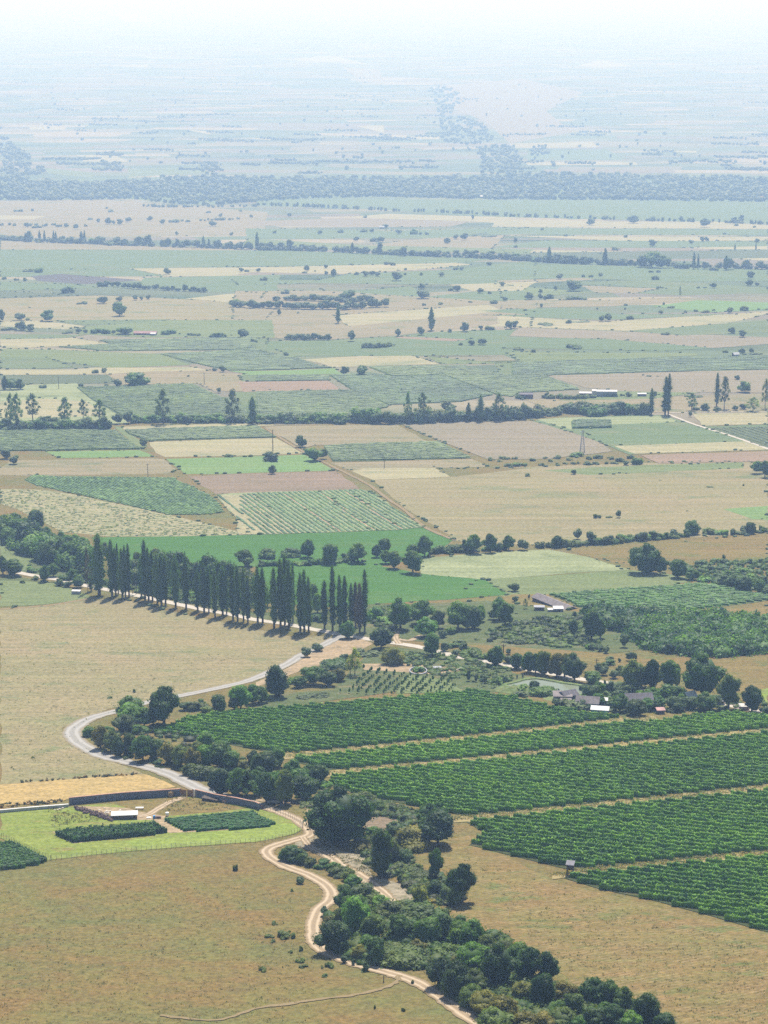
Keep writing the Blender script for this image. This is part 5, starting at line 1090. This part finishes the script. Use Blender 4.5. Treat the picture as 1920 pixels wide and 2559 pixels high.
# ------------------------------------------------------------------ buildings and small things
M_ROOFW = plain_mat("white_sheet_roof", (.50, .48, .46), .12, .6, .5); M_ROOFG = plain_mat("weathered_slate_roof", (.15, .135, .14), .25, .8); M_ROOFB = plain_mat("old_asbestos_roof", (.21, .18, .17), .25, .7)
M_WALLB = plain_mat("dark_barn_wall", (.14, .095, .085), .35, .6); M_WALLS = plain_mat("stone_wall", (.20, .19, .20), .25, .8); M_BLOCK = plain_mat("concrete_block_wall", (.16, .17, .20), .18, .7)
M_CAP = plain_mat("tile_coping", (.40, .24, .17), .2, 2); M_WOOD = plain_mat("gate_wood", (.33, .19, .09), .25, 3); M_DWOOD = plain_mat("old_wood", (.09, .07, .055), .35, 3); M_LIME = plain_mat("limewashed_wall", (.52, .50, .45), .15, .7)
M_PINK = plain_mat("faded_red_roof", (.42, .25, .22), .2, .6); M_BLUE = plain_mat("blue_plastic", (.08, .25, .48), .1, 2, .5); M_WHITE = plain_mat("white_cloth", (.75, .74, .70), .06, 4); M_CONC = plain_mat("grey_concrete", (.33, .33, .34), .2, 1.5)
M_BLUEW = plain_mat("pale_blue_wall", (.18, .34, .42), .12, 1); M_DARK = plain_mat("dark_opening", (.015, .015, .018), .2, 1); M_POST = plain_mat("weathered_post", (.24, .19, .12), .3, 3); M_HAY = plain_mat("stacked_straw", (.30, .20, .08), .3, 3); M_STONE = plain_mat("pale_rubble", (.55, .48, .38), .25, 3)
M_ORANGE = plain_mat("peach_clay_wall", (.55, .36, .26), .15, 1)  # plain peach clay colour
def ang_of(c, u0, v0, u1, v1):
    a, b = P(*nat(c, u0, v0)), P(*nat(c, u1, v1)); return math.atan2(b.y - a.y, b.x - a.x), (b - a).length
def gable(name, loc, rz, L_, W_, eave, ridge, wall, roof, label, cat='building', doors=(), over=.4, windows=()):
    e = empty(name, loc, rz); tag(e, label, cat)
    mb = MB(); mb.box(0, L_, 0, W_, -.6, eave)
    k = len(mb.v); mb.v += [(0, 0, eave), (0, W_, eave), (0, W_ / 2, ridge - .05), (L_, 0, eave), (L_, W_, eave), (L_, W_ / 2, ridge - .05)]
    mb.f += [(k, k + 1, k + 2), (k + 3, k + 5, k + 4), (k, k + 2, k + 5, k + 3), (k + 1, k + 4, k + 5, k + 2)]
    mb.build('wall', wall, e)
    r = MB(); th = .14; dz = (ridge - eave) / (W_ / 2) * over
    for s in (0, 1):
        y0 = -over if s == 0 else W_ + over; y1 = W_ / 2
        pts = [(-over, y0, eave - dz + .02), (L_ + over, y0, eave - dz + .02), (L_ + over, y1, ridge + .02), (-over, y1, ridge + .02)]; top = [(x, y, z + th) for x, y, z in pts]
        b = len(r.v); r.v += pts + top; r.f += [(b, b + 3, b + 2, b + 1), (b + 4, b + 5, b + 6, b + 7), (b, b + 1, b + 5, b + 4), (b + 1, b + 2, b + 6, b + 5), (b + 3, b, b + 4, b + 7)]
    # corrugation ribs
    for i in range(int(L_ / .9)):
        x = -over + .45 + i * .9
        r.poly([(x, -over, eave - dz + th + .05), (x + .12, -over, eave - dz + th + .05), (x + .12, W_ / 2, ridge + th + .05), (x, W_ / 2, ridge + th + .05)], [(0, 1, 2, 3)])
    r.build('roof', roof, e)
    for (x, wd, h) in doors: MB().box(x, x + wd, -.05, .02, -.3, h).build('door', M_DWOOD, e)
    for (x, z) in windows: MB().box(x, x + .9, -.04, .02, z, z + .8).build('window', M_DARK, e)
    return e
def shed(name, loc, rz, L_, W_, h0, h1, wall, roof, label, cat='shed', door=True):
    """flat or single-pitch shed: front height h0, back height h1"""
    e = empty(name, loc, rz); tag(e, label, cat)
    mb = MB(); mb.v = [(0, 0, -.5), (L_, 0, -.5), (L_, W_, -.5), (0, W_, -.5), (0, 0, h0), (L_, 0, h0), (L_, W_, h1), (0, W_, h1)]; mb.f = [(0, 3, 2, 1), (0, 1, 5, 4), (1, 2, 6, 5), (2, 3, 7, 6), (3, 0, 4, 7), (4, 5, 6, 7)]
    mb.build('wall', wall, e)
    o = .25; r = MB(); r.v = [(-o, -o, h0 + .02), (L_ + o, -o, h0 + .02), (L_ + o, W_ + o, h1 + .02), (-o, W_ + o, h1 + .02)]; r.v += [(x, y, z + .12) for x, y, z in r.v]; r.f = [(0, 3, 2, 1), (4, 5, 6, 7), (0, 1, 5, 4), (1, 2, 6, 5), (2, 3, 7, 6), (3, 0, 4, 7)]
    r.build('roof', roof, e)
    if door: MB().box(L_ * .4, L_ * .4 + min(1.2, L_ * .3), -.05, .02, -.2, min(2.0, h0 * .85)).build('door', M_DWOOD, e)
    return e
def at(c, u, v): return P(*nat(c, u, v))
# long barn
a, L_ = ang_of('U', 782, 322, 1215, 440); p = at('U', 782, 322)
gable('barn', p, a, L_, 5.6, 1.8, 3.0, M_WALLB, M_ROOFB, "long low barn with a ridged grey sheet roof behind the scrub", 'barn', doors=((L_ * .8, 1.8, 1.7), (L_ * .3, 1.2, 1.7)), windows=tuple((L_ * k, .8) for k in (.08, .18, .45, .58, .7)))
shed('shed', at('U', 808, 445), R(-4), 4.0, 1.8, 1.4, 1.6, M_WALLB, M_CONC, "small dark shed with a pale flat roof in front of the barn")
shed('shed', at('U', 990, 462), R(3), 2.4, 1.6, .8, 1.0, M_WALLS, M_ROOFW, "low pale lean-to joined to the white roofed shed by the barn", door=False)
shed('shed', at('U', 1062, 462), R(3), 3.8, 2.4, 1.2, 1.6, M_WALLS, M_ROOFW, "white roofed shed at the corner of the long barn")
# pond farm
gable('farmhouse', at('P', 690, 600), R(28), 5, 4.2, 2.1, 3.2, M_WALLS, M_ROOFG, "small grey gabled farmhouse at the pond's near corner", windows=((2, 1),))
shed('open_shed', at('P', 540, 600), R(-2), 6, 4, 2.1, 2.6, M_WALLS, M_ROOFB, "low pale roofed lean-to left of the grey gabled farmhouse", door=False)
shed('shed', at('P', 640, 625), R(0), 3.2, 2.4, 1.2, 1.5, M_WALLB, M_ROOFB, "tiny brown roofed hutch in front of the lean-to", door=False)
gable('farmhouse', at('P', 830, 672), R(-12), 7.2, 5, 2.1, 3.5, M_WALLS, M_ROOFB, "wide farmhouse with a weathered grey brown roof beside the vineyard", doors=((5.5, 1, 2),), windows=((1.5, 1), (7, 1)))
shed('shed', at('P', 1022, 745), R(-11), 5.6, 2.6, 1.4, 1.8, M_BLUEW, M_ROOFW, "shed with a white sheet roof and blue walls by the vineyard")
shed('lean_to', at('P', 1090, 632), R(-8), 3.6, 2.2, 1.6, 1.8, M_WALLS, M_ROOFW, "small white roofed lean-to behind the wide farmhouse", door=False)
gable('farmhouse', at('I', 745, 1218), R(6), 8.6, 5.2, 2.6, 4.1, M_WALLB, M_ROOFG, "farmhouse with a dark slate roof half hidden by shrubs", doors=((6.4, 1.3, 2.1),), windows=((5, 1.2),))
gable('hut', at('Q', 625, 610), R(30), 3.4, 3, 2.0, 3.4, M_ORANGE, M_LIME, "small peach clay walled hut under the biggest yellow topped tree")
shed('shed', at('Q', 985, 625), R(-10), 2.6, 2, 1.3, 1.5, M_WALLS, M_ROOFW, "small white roofed shed under the trees right of the hut", door=False)
shed('shed', at('Q', 225, 750), R(5), 2.4, 2, 1.2, 1.4, M_WALLB, M_PINK, "small dark shed with a pinkish roof on the bare yard", door=False)
shed('shed', at('Q', 1295, 700), R(0), 3.0, 2, 1.2, 1.5, M_PINK, M_LIME, "small tan and pink shed at the right end of the farm", door=False)
for u, v in ((1160, 650), (1090, 660), (300, 470), (40, 440)):
    pass
# distant farms
shed('farm_shed', at('F', 437, 235), R(-3), 9, 4, 2.4, 2.8, M_WALLB, M_ROOFW, "left of the two long white roofed farm sheds on the plain", 'farm building', False)
shed('farm_shed', at('F', 520, 225), R(-3), 3.2, 4, 3.0, 3.4, M_LIME, M_ROOFW, "short white block joining the two long farm sheds", 'farm building', False)
shed('farm_shed', at('F', 548, 237), R(-3), 15.5, 4.5, 4.0, 4.4, M_CONC, M_ROOFW, "right and longest white roofed farm shed on the plain", 'farm building', False)
shed('farm_shed', at('F', 815, 235), R(-3), 6.5, 3, 1.8, 2.1, M_WALLB, M_ROOFW, "small white roofed shed right of the long farm sheds", 'shed', False)
shed('farm_shed', at('F', 50, 250), R(-3), 10, 5, 3.2, 3.6, M_WALLB, M_ROOFG, "dark boxy shed left of the white roofed farm", 'shed', False)
gable('farm_building', at('A', 868, 926), R(-3), 22, 6, 1.8, 3.4, M_WALLB, M_PINK, "long low building with a faded pink roof on the hazy left plain")
shed('farm_shed', at('A', 975, 930), R(-3), 5, 4, 1.6, 2.2, M_WALLS, M_ROOFW, "white end shed of the pink roofed building", 'shed', False)
gable('hut', at('B', 800, 236), R(0), 9, 6, 2.4, 4.5, M_DARK, M_ROOFW, "little white roofed hut beside a tree on the far plain", 'hut')
gable('warehouse', at('B', 1455, 40), R(0), 17, 10, 4, 7, M_WALLB, M_ROOFW, "bright white roofed building at the foot of the river wood")
gable('hut', at('B', 1590, 36), R(0), 8, 8, 4, 6, M_LIME, M_ROOFW, "tiny white hut right of the white roofed building", 'hut')
gable('house', at('C', 1148, 38), R(0), 12, 7, 2.5, 5, M_WALLS, M_PINK, "pink roofed house at the foot of the river wood")
gable('house', at('C', 1595, 40), R(0), 14, 7, 2.5, 5, M_WALLS, M_PINK, "pink roofed house by the river wood near the right edge")
gable('hut', at('C', 1440, 1068), R(20), 5, 4, 2, 3.4, M_DARK, M_ROOFW, "tiny dark hut with a pale roof among bushes on the right plain", 'hut')
# far village
mb = MB(); mr = MB()
for i in range(150):
    x = random.choice((random.gauss(1250, 190), random.gauss(850, 160), random.uniform(400, 1800))); y = random.gauss(104, 6) if x < 1000 or random.random() < .5 else random.gauss(98, 7)
    p = P(x, max(84, y)); sx = random.uniform(8, 22); sy = random.uniform(8, 14); h = random.uniform(4, 8)
    mb.box(p.x, p.x + sx, p.y, p.y + sy, p.z - 3, p.z + h); mr.v += []
tag(mb.build('distant_village', M_LIME), "specks of a pale village far off in the haze", None, None, 'stuff')
# block wall, gate
def wallseg(name, pts, h, th, wall, cap, label, cat='wall'):
    g = [at(*q) for q in pts]; e = empty(name, g[0]); tag(e, label, cat); o = g[0]; w1 = MB(); c1 = MB()
    for i in range(len(g) - 1):
        a_, b_ = g[i] - o, g[i + 1] - o; d = Vector((b_.x - a_.x, b_.y - a_.y, 0)).normalized(); n = Vector((-d.y, d.x, 0)) * th / 2
        if i: a_ = a_ + d * .003
        for mbx, z0, z1, ex in ((w1, -.6, h, 1), (c1, h, h + .14, 1.5)):
            nn = n * ex; k = len(mbx.v)
            mbx.v += [tuple(a_ - nn + Vector((0, 0, z0))), tuple(b_ - nn + Vector((0, 0, z0))), tuple(b_ + nn + Vector((0, 0, z0))), tuple(a_ + nn + Vector((0, 0, z0))), tuple(a_ - nn + Vector((0, 0, z1))), tuple(b_ - nn + Vector((0, 0, z1))), tuple(b_ + nn + Vector((0, 0, z1))), tuple(a_ + nn + Vector((0, 0, z1)))]
            mbx.f += [tuple(k + q for q in f) for f in ((0, 3, 2, 1), (4, 5, 6, 7), (0, 1, 5, 4), (1, 2, 6, 5), (2, 3, 7, 6), (3, 0, 4, 7))]
    w1.build('wall_panel', wall, e); c1.build('coping', cap, e); return e
wallseg('block_wall', [('J', 450, 806), ('J', 800, 772), ('J', 1168, 748)], 2.0, .3, M_BLOCK, M_CAP, "grey blue block wall left of the wooden gate")
wallseg('block_wall', [('J', 1268, 750), ('J', 1400, 782), ('J', 1540, 806), ('J', 1660, 832), ('K', 22, 842)], 1.9, .3, M_BLOCK, M_CAP, "grey blue block wall right of the gate running downhill")
wallseg('garden_wall', [('J', -20, 862), ('J', 200, 842), ('J', 445, 822)], .8, .4, M_LIME, M_LIME, "low whitewashed wall below the golden stubble")
ga, gl = ang_of('J', 1172, 750, 1252, 754); e = empty('wooden_gate', at('J', 1172, 750), ga); tag(e, "brown double wooden gate in the block wall", 'gate')
for k in range(2):
    lf = MB()
    for i in range(8): x0 = .15 + k * gl * .5 + i * (gl * .5 - .2) / 8; lf.box(x0, x0 + (gl * .5 - .2) / 8 - .02, -.04, .04, .1, 2.0)
    lf.build('gate_leaf', M_WOOD, e)
MB().box(-.1, .12, -.15, .15, -.4, 2.35).build('gate_post', M_CAP, e); MB().box(gl - .12, gl + .12, -.15, .15, -.4, 2.35).build('gate_post', M_CAP, e)
tag(MB().box(-.14, .14, -.14, .14, -.3, 2.4).build('pillar', M_WHITE, None, at('J', 1260, 758)), "white pillar beside the right gate post", 'pillar')
shed('outbuilding', at('V', 832, 566), R(6), 6.6, 2.6, 1.15, 1.15, M_WALLB, M_ROOFW, "flat white roofed brick shed behind the maize plot", door=False)
tag(MB().box(0, 4.8, 0, 1.6, -.2, .9).box(-.15, 4.95, -.15, 1.75, .9, 1.0).build('feed_trough', M_DWOOD, None, at('W', 545, 318)), "long low grey box against the wall right of the gate", 'trough')
bpy.context.scene.objects['feed_trough'].rotation_euler = (0, 0, R(-24))
tag(MB().box(0, 1.1, 0, .9, -.1, .75).box(.05, 1.05, .05, .85, .75, .82).build('crate', M_ORANGE, None, at('W', 810, 345)), "tan crate at the right end of the long grey box", 'crate')
# round heap by the wall
f = Fol(31); f.blob((0, 0, .7), (.75, .6, .9), .5); f.shell((0, 0, .7), (.8, .6, .95), 120, .12, .6); e = mobj('straw_heap', f.mesh('straw_heap', M_HAY), None, at('W', 140, 270)); tag(e, "rounded brown straw heap leaning on the block wall near the gate", 'heap')
f = Fol(32)
for i in range(90):
    t = i / 89; q = nat('V', 370 + 470 * t, 420 + 150 * t); pp = P(q[0] + random.uniform(-6, 6), q[1] + random.uniform(-4, 4)); f.blob((pp.x, pp.y, pp.z + .2), (random.uniform(.3, .7), random.uniform(.3, .6), random.uniform(.3, .7)), .4, False); f.shell((pp.x, pp.y, pp.z + .3), (.6, .6, .5), 10, .22, .5)
o = mobj('brushwood', f.mesh('brushwood', M_WALLB)); tag(o, "long ridge of cut brushwood left of the white roofed shed", None, None, 'stuff')
for (c, u, v, n, sz, lab) in (('V', 790, 470, 9, .5, "heap of pale rubble just behind the white roofed shed"), ('V', 700, 435, 4, .35, "small pale stones strung left of the rubble heap"), ('V', 950, 462, 4, .5, "pale stones behind the right side of the shed"), ('V', 145, 430, 5, .4, "scattered white stones below the whitewashed wall")):
    mbx = MB(); pr = at(c, u, v)
    vv = []; 
    F_ = Fol(n + int(u))
    for i in range(n): F_.blob((random.uniform(-1.6, 1.6), random.uniform(-.8, .8), .15), (sz * random.uniform(.6, 1.2), sz * .8, sz * .6), .5, False)
    o = mobj('rubble_heap', F_.mesh('rubble_heap', M_STONE), None, pr); tag(o, lab, 'rubble')
e = empty('plank_table', at('V', 1190, 435), .05); tag(e, "pale plank table standing on the yard behind the shed", 'table')
MB().box(-1.1, 1.1, -.5, .5, .62, .72).build('tabletop', M_LIME, e)
for x in (-.95, .95):
    for y in (-.4, .4): MB().box(x - .05, x + .05, y - .05, y + .05, -.05, .62).build('leg', M_DWOOD, e)
tag(MB().tube((0, 0, 0), (0, 0, .95), .34, .34, 12).build('barrel', M_BLUE, None, at('V', 1378, 552)), "blue barrel between the shed and the dark green crop", 'barrel')
tag(MB().box(-.8, .8, -.4, .4, 0, .5).box(-.5, .5, -.3, .3, .5, .65).build('crate', M_WALLB, None, at('V', 1430, 548)), "dark crate right of the blue barrel", 'crate')
tag(MB().box(-.6, .6, -.35, .35, 0, .3).box(-.4, .4, -.25, .25, .3, .38).build('sack', M_WHITE, None, at('V', 1310, 545)), "flat white sack left of the blue barrel", 'sack')
e = empty('beehive', at('W', 95, 520)); tag(e, "white topped box on dark legs at the corner of the dark crop", 'box')
MB().box(-.35, .35, -.3, .3, .45, 1.05).build('box', M_WHITE, e); MB().box(-.4, .4, -.35, .35, 1.05, 1.15).build('lid', M_WHITE, e)
for x in (-.28, .28):
    for y in (-.22, .22): MB().box(x - .05, x + .05, y - .05, y + .05, -.05, .45).build('leg', M_DARK, e)
e = empty('parked_car', at('W', 1500, 345), R(8)); tag(e, "white boxy vehicle parked in the shade under the trees beyond the wall", 'van')
MB().box(-2.1, 2.1, -.85, .85, .35, 1.1).box(-1.9, 1.0, -.8, .8, 1.1, 1.85).build('body', M_LIME, e); MB().box(-1.7, .9, -.83, -.805, 1.2, 1.65).build('window', M_DARK, e)
for x in (-1.3, 1.3):
    for y in (-.8, .8): MB().tube((x, y - .1, .35), (x, y + .1, .35), .34, .34, 12).build('wheel', M_DARK, e)
tag(MB().box(-1.2, 1.2, -.6, .6, 0, .7).box(.2, 1.0, -.5, .5, .7, 1.1).build('woodpile', M_WALLB, None, at('W', 1290, 420)), "dark reddish woodpile at the downhill end of the wall", 'woodpile')
# concrete box, ring, slabs
e = empty('water_tank', at('G', 465, 480), R(-6)); tag(e, "concrete box with a pale lid beside the grassy track", 'water tank')
MB().box(0, 3.6, 0, 2.2, -.3, 1.3).build('tank_wall', M_CONC, e); MB().box(-.12, 3.72, -.12, 2.32, 1.3, 1.45).build('lid', M_ROOFW, e)
e = empty('stone_basin', at('H', 1052, 985)); tag(e, "broken oval stone basin with shrubs inside beyond the young orchard", 'basin')
mbx = MB()
for i in range(22):
    if i in (5, 6): continue
    a0, a1 = i / 22 * 6.283, (i + 1) / 22 * 6.283
    for (ra, rb) in ((2.9, 3.2),):
        mbx.poly([(math.cos(a0) * ra, math.sin(a0) * ra * 1.3, -.2), (math.cos(a1) * ra, math.sin(a1) * ra * 1.3, -.2), (math.cos(a1) * rb, math.sin(a1) * rb * 1.3, -.2), (math.cos(a0) * rb, math.sin(a0) * rb * 1.3, -.2), (math.cos(a0) * ra, math.sin(a0) * ra * 1.3, .8), (math.cos(a1) * ra, math.sin(a1) * ra * 1.3, .8), (math.cos(a1) * rb, math.sin(a1) * rb * 1.3, .8), (math.cos(a0) * rb, math.sin(a0) * rb * 1.3, .8)],
                 [(0, 3, 2, 1), (4, 5, 6, 7), (0, 1, 5, 4), (1, 2, 6, 5), (2, 3, 7, 6), (3, 0, 4, 7)])
mbx.build('rim', M_CONC, e)
tag(MB().box(-1.4, 1.4, -.8, .8, 0, .7).box(-1.5, 1.5, -.9, .9, .7, .85).build('concrete_slab', M_CONC, None, at('H', 1175, 965)), "pale concrete block right of the stone basin", 'slab')
mbx = MB().tube((-1.4, -1.0, .25), (1.4, 1.4, .6), .22, .18, 7).tube((-.3, .6, .2), (.4, -.8, .3), .12, .1, 6)
tag(mbx.build('log', M_STONE, None, at('H', 1308, 975)), "pale felled log on the grass near the pond", 'log')
e = empty('rail_fence', at('H', 1190, 1003), R(-3)); tag(e, "low dark rail fence beside the young orchard", 'fence')
MB().box(0, 12, -.04, .04, .55, .68).build('rail', M_DWOOD, e)
for i in range(6): MB().box(i * 2.38, i * 2.38 + .12, -.08, .02, -.2, .8).build('post', M_DWOOD, e)
# pond
pond_m, nt, out = newmat("pond_water"); b = N(nt, "ShaderNodeBsdfPrincipled"); b.inputs['Base Color'].default_value = (.17, .19, .12, 1); b.inputs['Roughness'].default_value = .12; b.inputs['IOR'].default_value = 1.33
vec = N(nt, "ShaderNodeTexCoord").outputs['Object']; bn = N(nt, "ShaderNodeBump"); nt.links.new(noise(nt, mapping(nt, vec, 0, (1, .4, 1)), 1.2, 3), bn.inputs['Height']); bn.inputs['Strength'].default_value = .08; bn.inputs['Distance'].default_value = .05
nt.links.new(bn.outputs[0], b.inputs['Normal']); nt.links.new(b.outputs[0], out.inputs[0])
wpx = parse('P -60,372 0,360 100,335 200,308 330,303 500,330 650,358 850,385 970,410 965,470 830,505 700,540 600,535 520,470 380,425 220,385 150,362 0,388')
zl = P(*nat('P', 640, 540)).z + .25
wp = [P_plane(x, y, zl) for x, y in wpx]
cw = catmull(wp + [wp[0]], 5)[:-1]
me = bpy.data.meshes.new('pond'); me.from_pydata([tuple(p) for p in cw], [], [tuple(range(len(cw)))]); me.materials.append(pond_m); me.update()
if me.polygons[0].normal.z < 0: me.flip_normals()
tag(mobj('pond', me), "greenish farm pond reflecting the sky", None, None, 'structure')
ctr = sum(cw, Vector()) / len(cw); V = []; Fc = []; n = len(cw)
area = sum(cw[i].x * cw[(i + 1) % n].y - cw[(i + 1) % n].x * cw[i].y for i in range(n)); sgn = 1 if area > 0 else -1
for i, p in enumerate(cw):
    t = (cw[(i + 1) % n] - cw[i - 1]); t.z = 0; t.normalize(); nn = Vector((t.y, -t.x, 0)) * sgn
    for dd, hh in ((-.3, -.5), (.4, .28), (1.5, .32), (5.0, None)):
        q = p + nn * (dd + (random.uniform(-.2, .2) if dd > 0 else 0)); V.append((q.x, q.y, min(zl + .2, gz(q.y) + .02) if hh is None else zl + hh))
for i in range(n):
    for k in range(3):
        a, b = i * 4 + k, ((i + 1) % n) * 4 + k; Fc.append((a, b, b + 1, a + 1) if sgn < 0 else (a, a + 1, b + 1, b))
c = FM('lime'); me = bpy.data.meshes.new('pond_bank'); me.from_pydata(V, [], Fc); me.materials.append(field_mat(c[0], (.2, .19, .09), None, big=6.)); me.update()
tag(mobj('pond_bank', me), "green grassy bank round the pond", None, None, 'structure')
# watch hut on stilts
e = empty('watch_hut', at('N', 376, 276), R(-14)); e.scale = (.85, .85, .88); tag(e, "raised wooden watch hut on stilts at the vineyard corner", 'hut')
MB().box(-.95, .95, -.9, .9, 1.9, 3.3).build('cabin', M_DWOOD, e)
r = MB(); r.v = [(-1.2, -1.2, 3.35), (1.2, -1.2, 3.35), (1.2, 1.2, 3.75), (-1.2, 1.2, 3.75)]; r.v += [(x, y, z + .1) for x, y, z in r.v]; r.f = [(0, 3, 2, 1), (4, 5, 6, 7), (0, 1, 5, 4), (1, 2, 6, 5), (2, 3, 7, 6), (3, 0, 4, 7)]; r.build('roof', M_WALLS, e)
for x in (-.85, .85):
    for y in (-.8, .8): MB().box(x - .09, x + .09, y - .09, y + .09, -.3, 1.9).build('stilt', M_DWOOD, e)
MB().tube((-.85, -.85, .2), (.85, -.85, 1.8), .06, .06, 5).build('brace', M_DWOOD, e); MB().box(1.0, 1.06, -.3, .3, .0, 1.9).build('ladder', M_DWOOD, e)
# poles
def pole(c, u, v, top, label, arm=True, r=.14, name='utility_pole'):
    p = at(c, u, v); k = CROPS[c][2]; H_ = (v - top) * k / pxm(p) / math.cos(zdep(p)); e = empty(name, p, random.uniform(-.3, .3)); tag(e, label, 'pole')
    MB().tube((0, 0, -.4), (0, 0, H_), r, r * .65, 7).build('pole_shaft', M_DWOOD, e)
    if arm: MB().box(-.9, .9, -.06, .06, H_ - .7, H_ - .58).build('crossarm', M_DWOOD, e)
    return e
pole('P', 1095, 150, 28, "wooden utility pole beside the road near the pond"); pole('U', 405, 1000, 878, "wooden utility pole beyond the pale road below the barn"); pole('U', 1612, 1180, 1068, "wooden utility pole right of the roadside trees")
pole('E', 110, 590, 452, "tall thin pole behind the bushes on the light green plot", True, .3); pole('D', 960, 758, 670, "thin pole at the top of the green maize field", True, .2); pole('D', 382, 185, 105, "thin pole on the far left of the plain", True, .25); pole('D', 1325, 160, 80, "thin pole on the far tan field", True, .25)
pole('M', 828, 972, 930, "short dark post beside the path junction", False, .12, 'marker_post'); pole('H', 1605, 860, 805, "short pole by the road hedge near the junction", True); pole('E', 832, 700, 650, "thin pole at the edge of the pale yellow plot", True, .2)
pole('G', 862, 475, 380, "left bare dead trunk among the roadside poplars", False, .16, 'dead_trunk'); pole('G', 885, 480, 390, "right bare dead trunk among the roadside poplars", False, .16, 'dead_trunk')
p = at('F', 455, 600); H_ = 150 * K1 / pxm(p); e = empty('power_pylon', p); tag(e, "narrow grey lattice pylon rising from the scrub strip", 'pylon')
for sx in (-1, 1):
    for sy in (-1, 1): MB().tube((sx * 1.5, sy * 1.5, -.3), (sx * .3, sy * .3, H_), .16, .1, 5).build('leg', M_CONC, e)
lt = MB()
for i in range(9):
    z0, z1 = H_ * i / 9, H_ * (i + 1) / 9; w0, w1 = 1.5 - 1.2 * i / 9, 1.5 - 1.2 * (i + 1) / 9
    for s in (-1, 1): lt.tube((-w0, s * w0, z0), (w1, s * w1, z1), .07, .07, 4).tube((w0, s * w0, z0), (-w1, s * w1, z1), .07, .07, 4)
lt.build('lattice', M_CONC, e); MB().box(-2.2, 2.2, -.12, .12, H_ - 1.4, H_ - 1.15).build('crossarm', M_CONC, e)
# wire fences round the plot
def wire_fence(name, s, n, label, h=1.3):
    pts = [P(*q) for q in parse(s)]; seg = [(pts[i + 1] - pts[i]).length for i in range(len(pts) - 1)]; tot = sum(seg); e = empty(name, pts[0]); tag(e, label, 'fence'); o = pts[0]; ps = []
    pm = MB().box(-.035, .035, -.035, .035, -.3, h); me = None
    for i in range(n):
        t = i / (n - 1) * tot; j = 0
        while j < len(seg) - 1 and t > seg[j]: t -= seg[j]; j += 1
        q = pts[j].lerp(pts[j + 1], t / seg[j]); q.z = gz(q.y); ps.append(q - o)
        if me is None: ob = pm.build('post', M_POST, e, q - o); me = ob.data
        else: ob = mobj('post', me, e, q - o)
        ob.scale = (1, 1, random.uniform(.8, 1.2)); ob.rotation_euler = (random.uniform(-.08, .08), random.uniform(-.08, .08), 0)
    wr = MB()
    for i in range(n - 1):
        for z in (.45, .8, 1.15): wr.tube(ps[i] + Vector((0, 0, z)), ps[i + 1] + Vector((0, 0, z)), .012, .012, 3, False)
    wr.build('wire', M_CONC, e)
wire_fence('wire_fence', 'J 335,1165 500,1150 800,1113 1000,1098 1300,1073 1660,1050 K 60,1048', 44, "post and wire fence along the lower edge of the green lawn")
wire_fence('wire_fence', 'K 60,1046 200,1012 275,985 308,960 290,930 220,890 120,855 60,835', 34, "curved post fence between the lawn and the dirt track")
wire_fence('wire_fence', 'J 10,1018 120,1068 220,1115 330,1165', 20, "post and wire fence beside the left maize plot")
wire_fence('wire_fence', 'J 0,1240 100,1210 330,1168', 12, "short wire fence below the left maize plot")
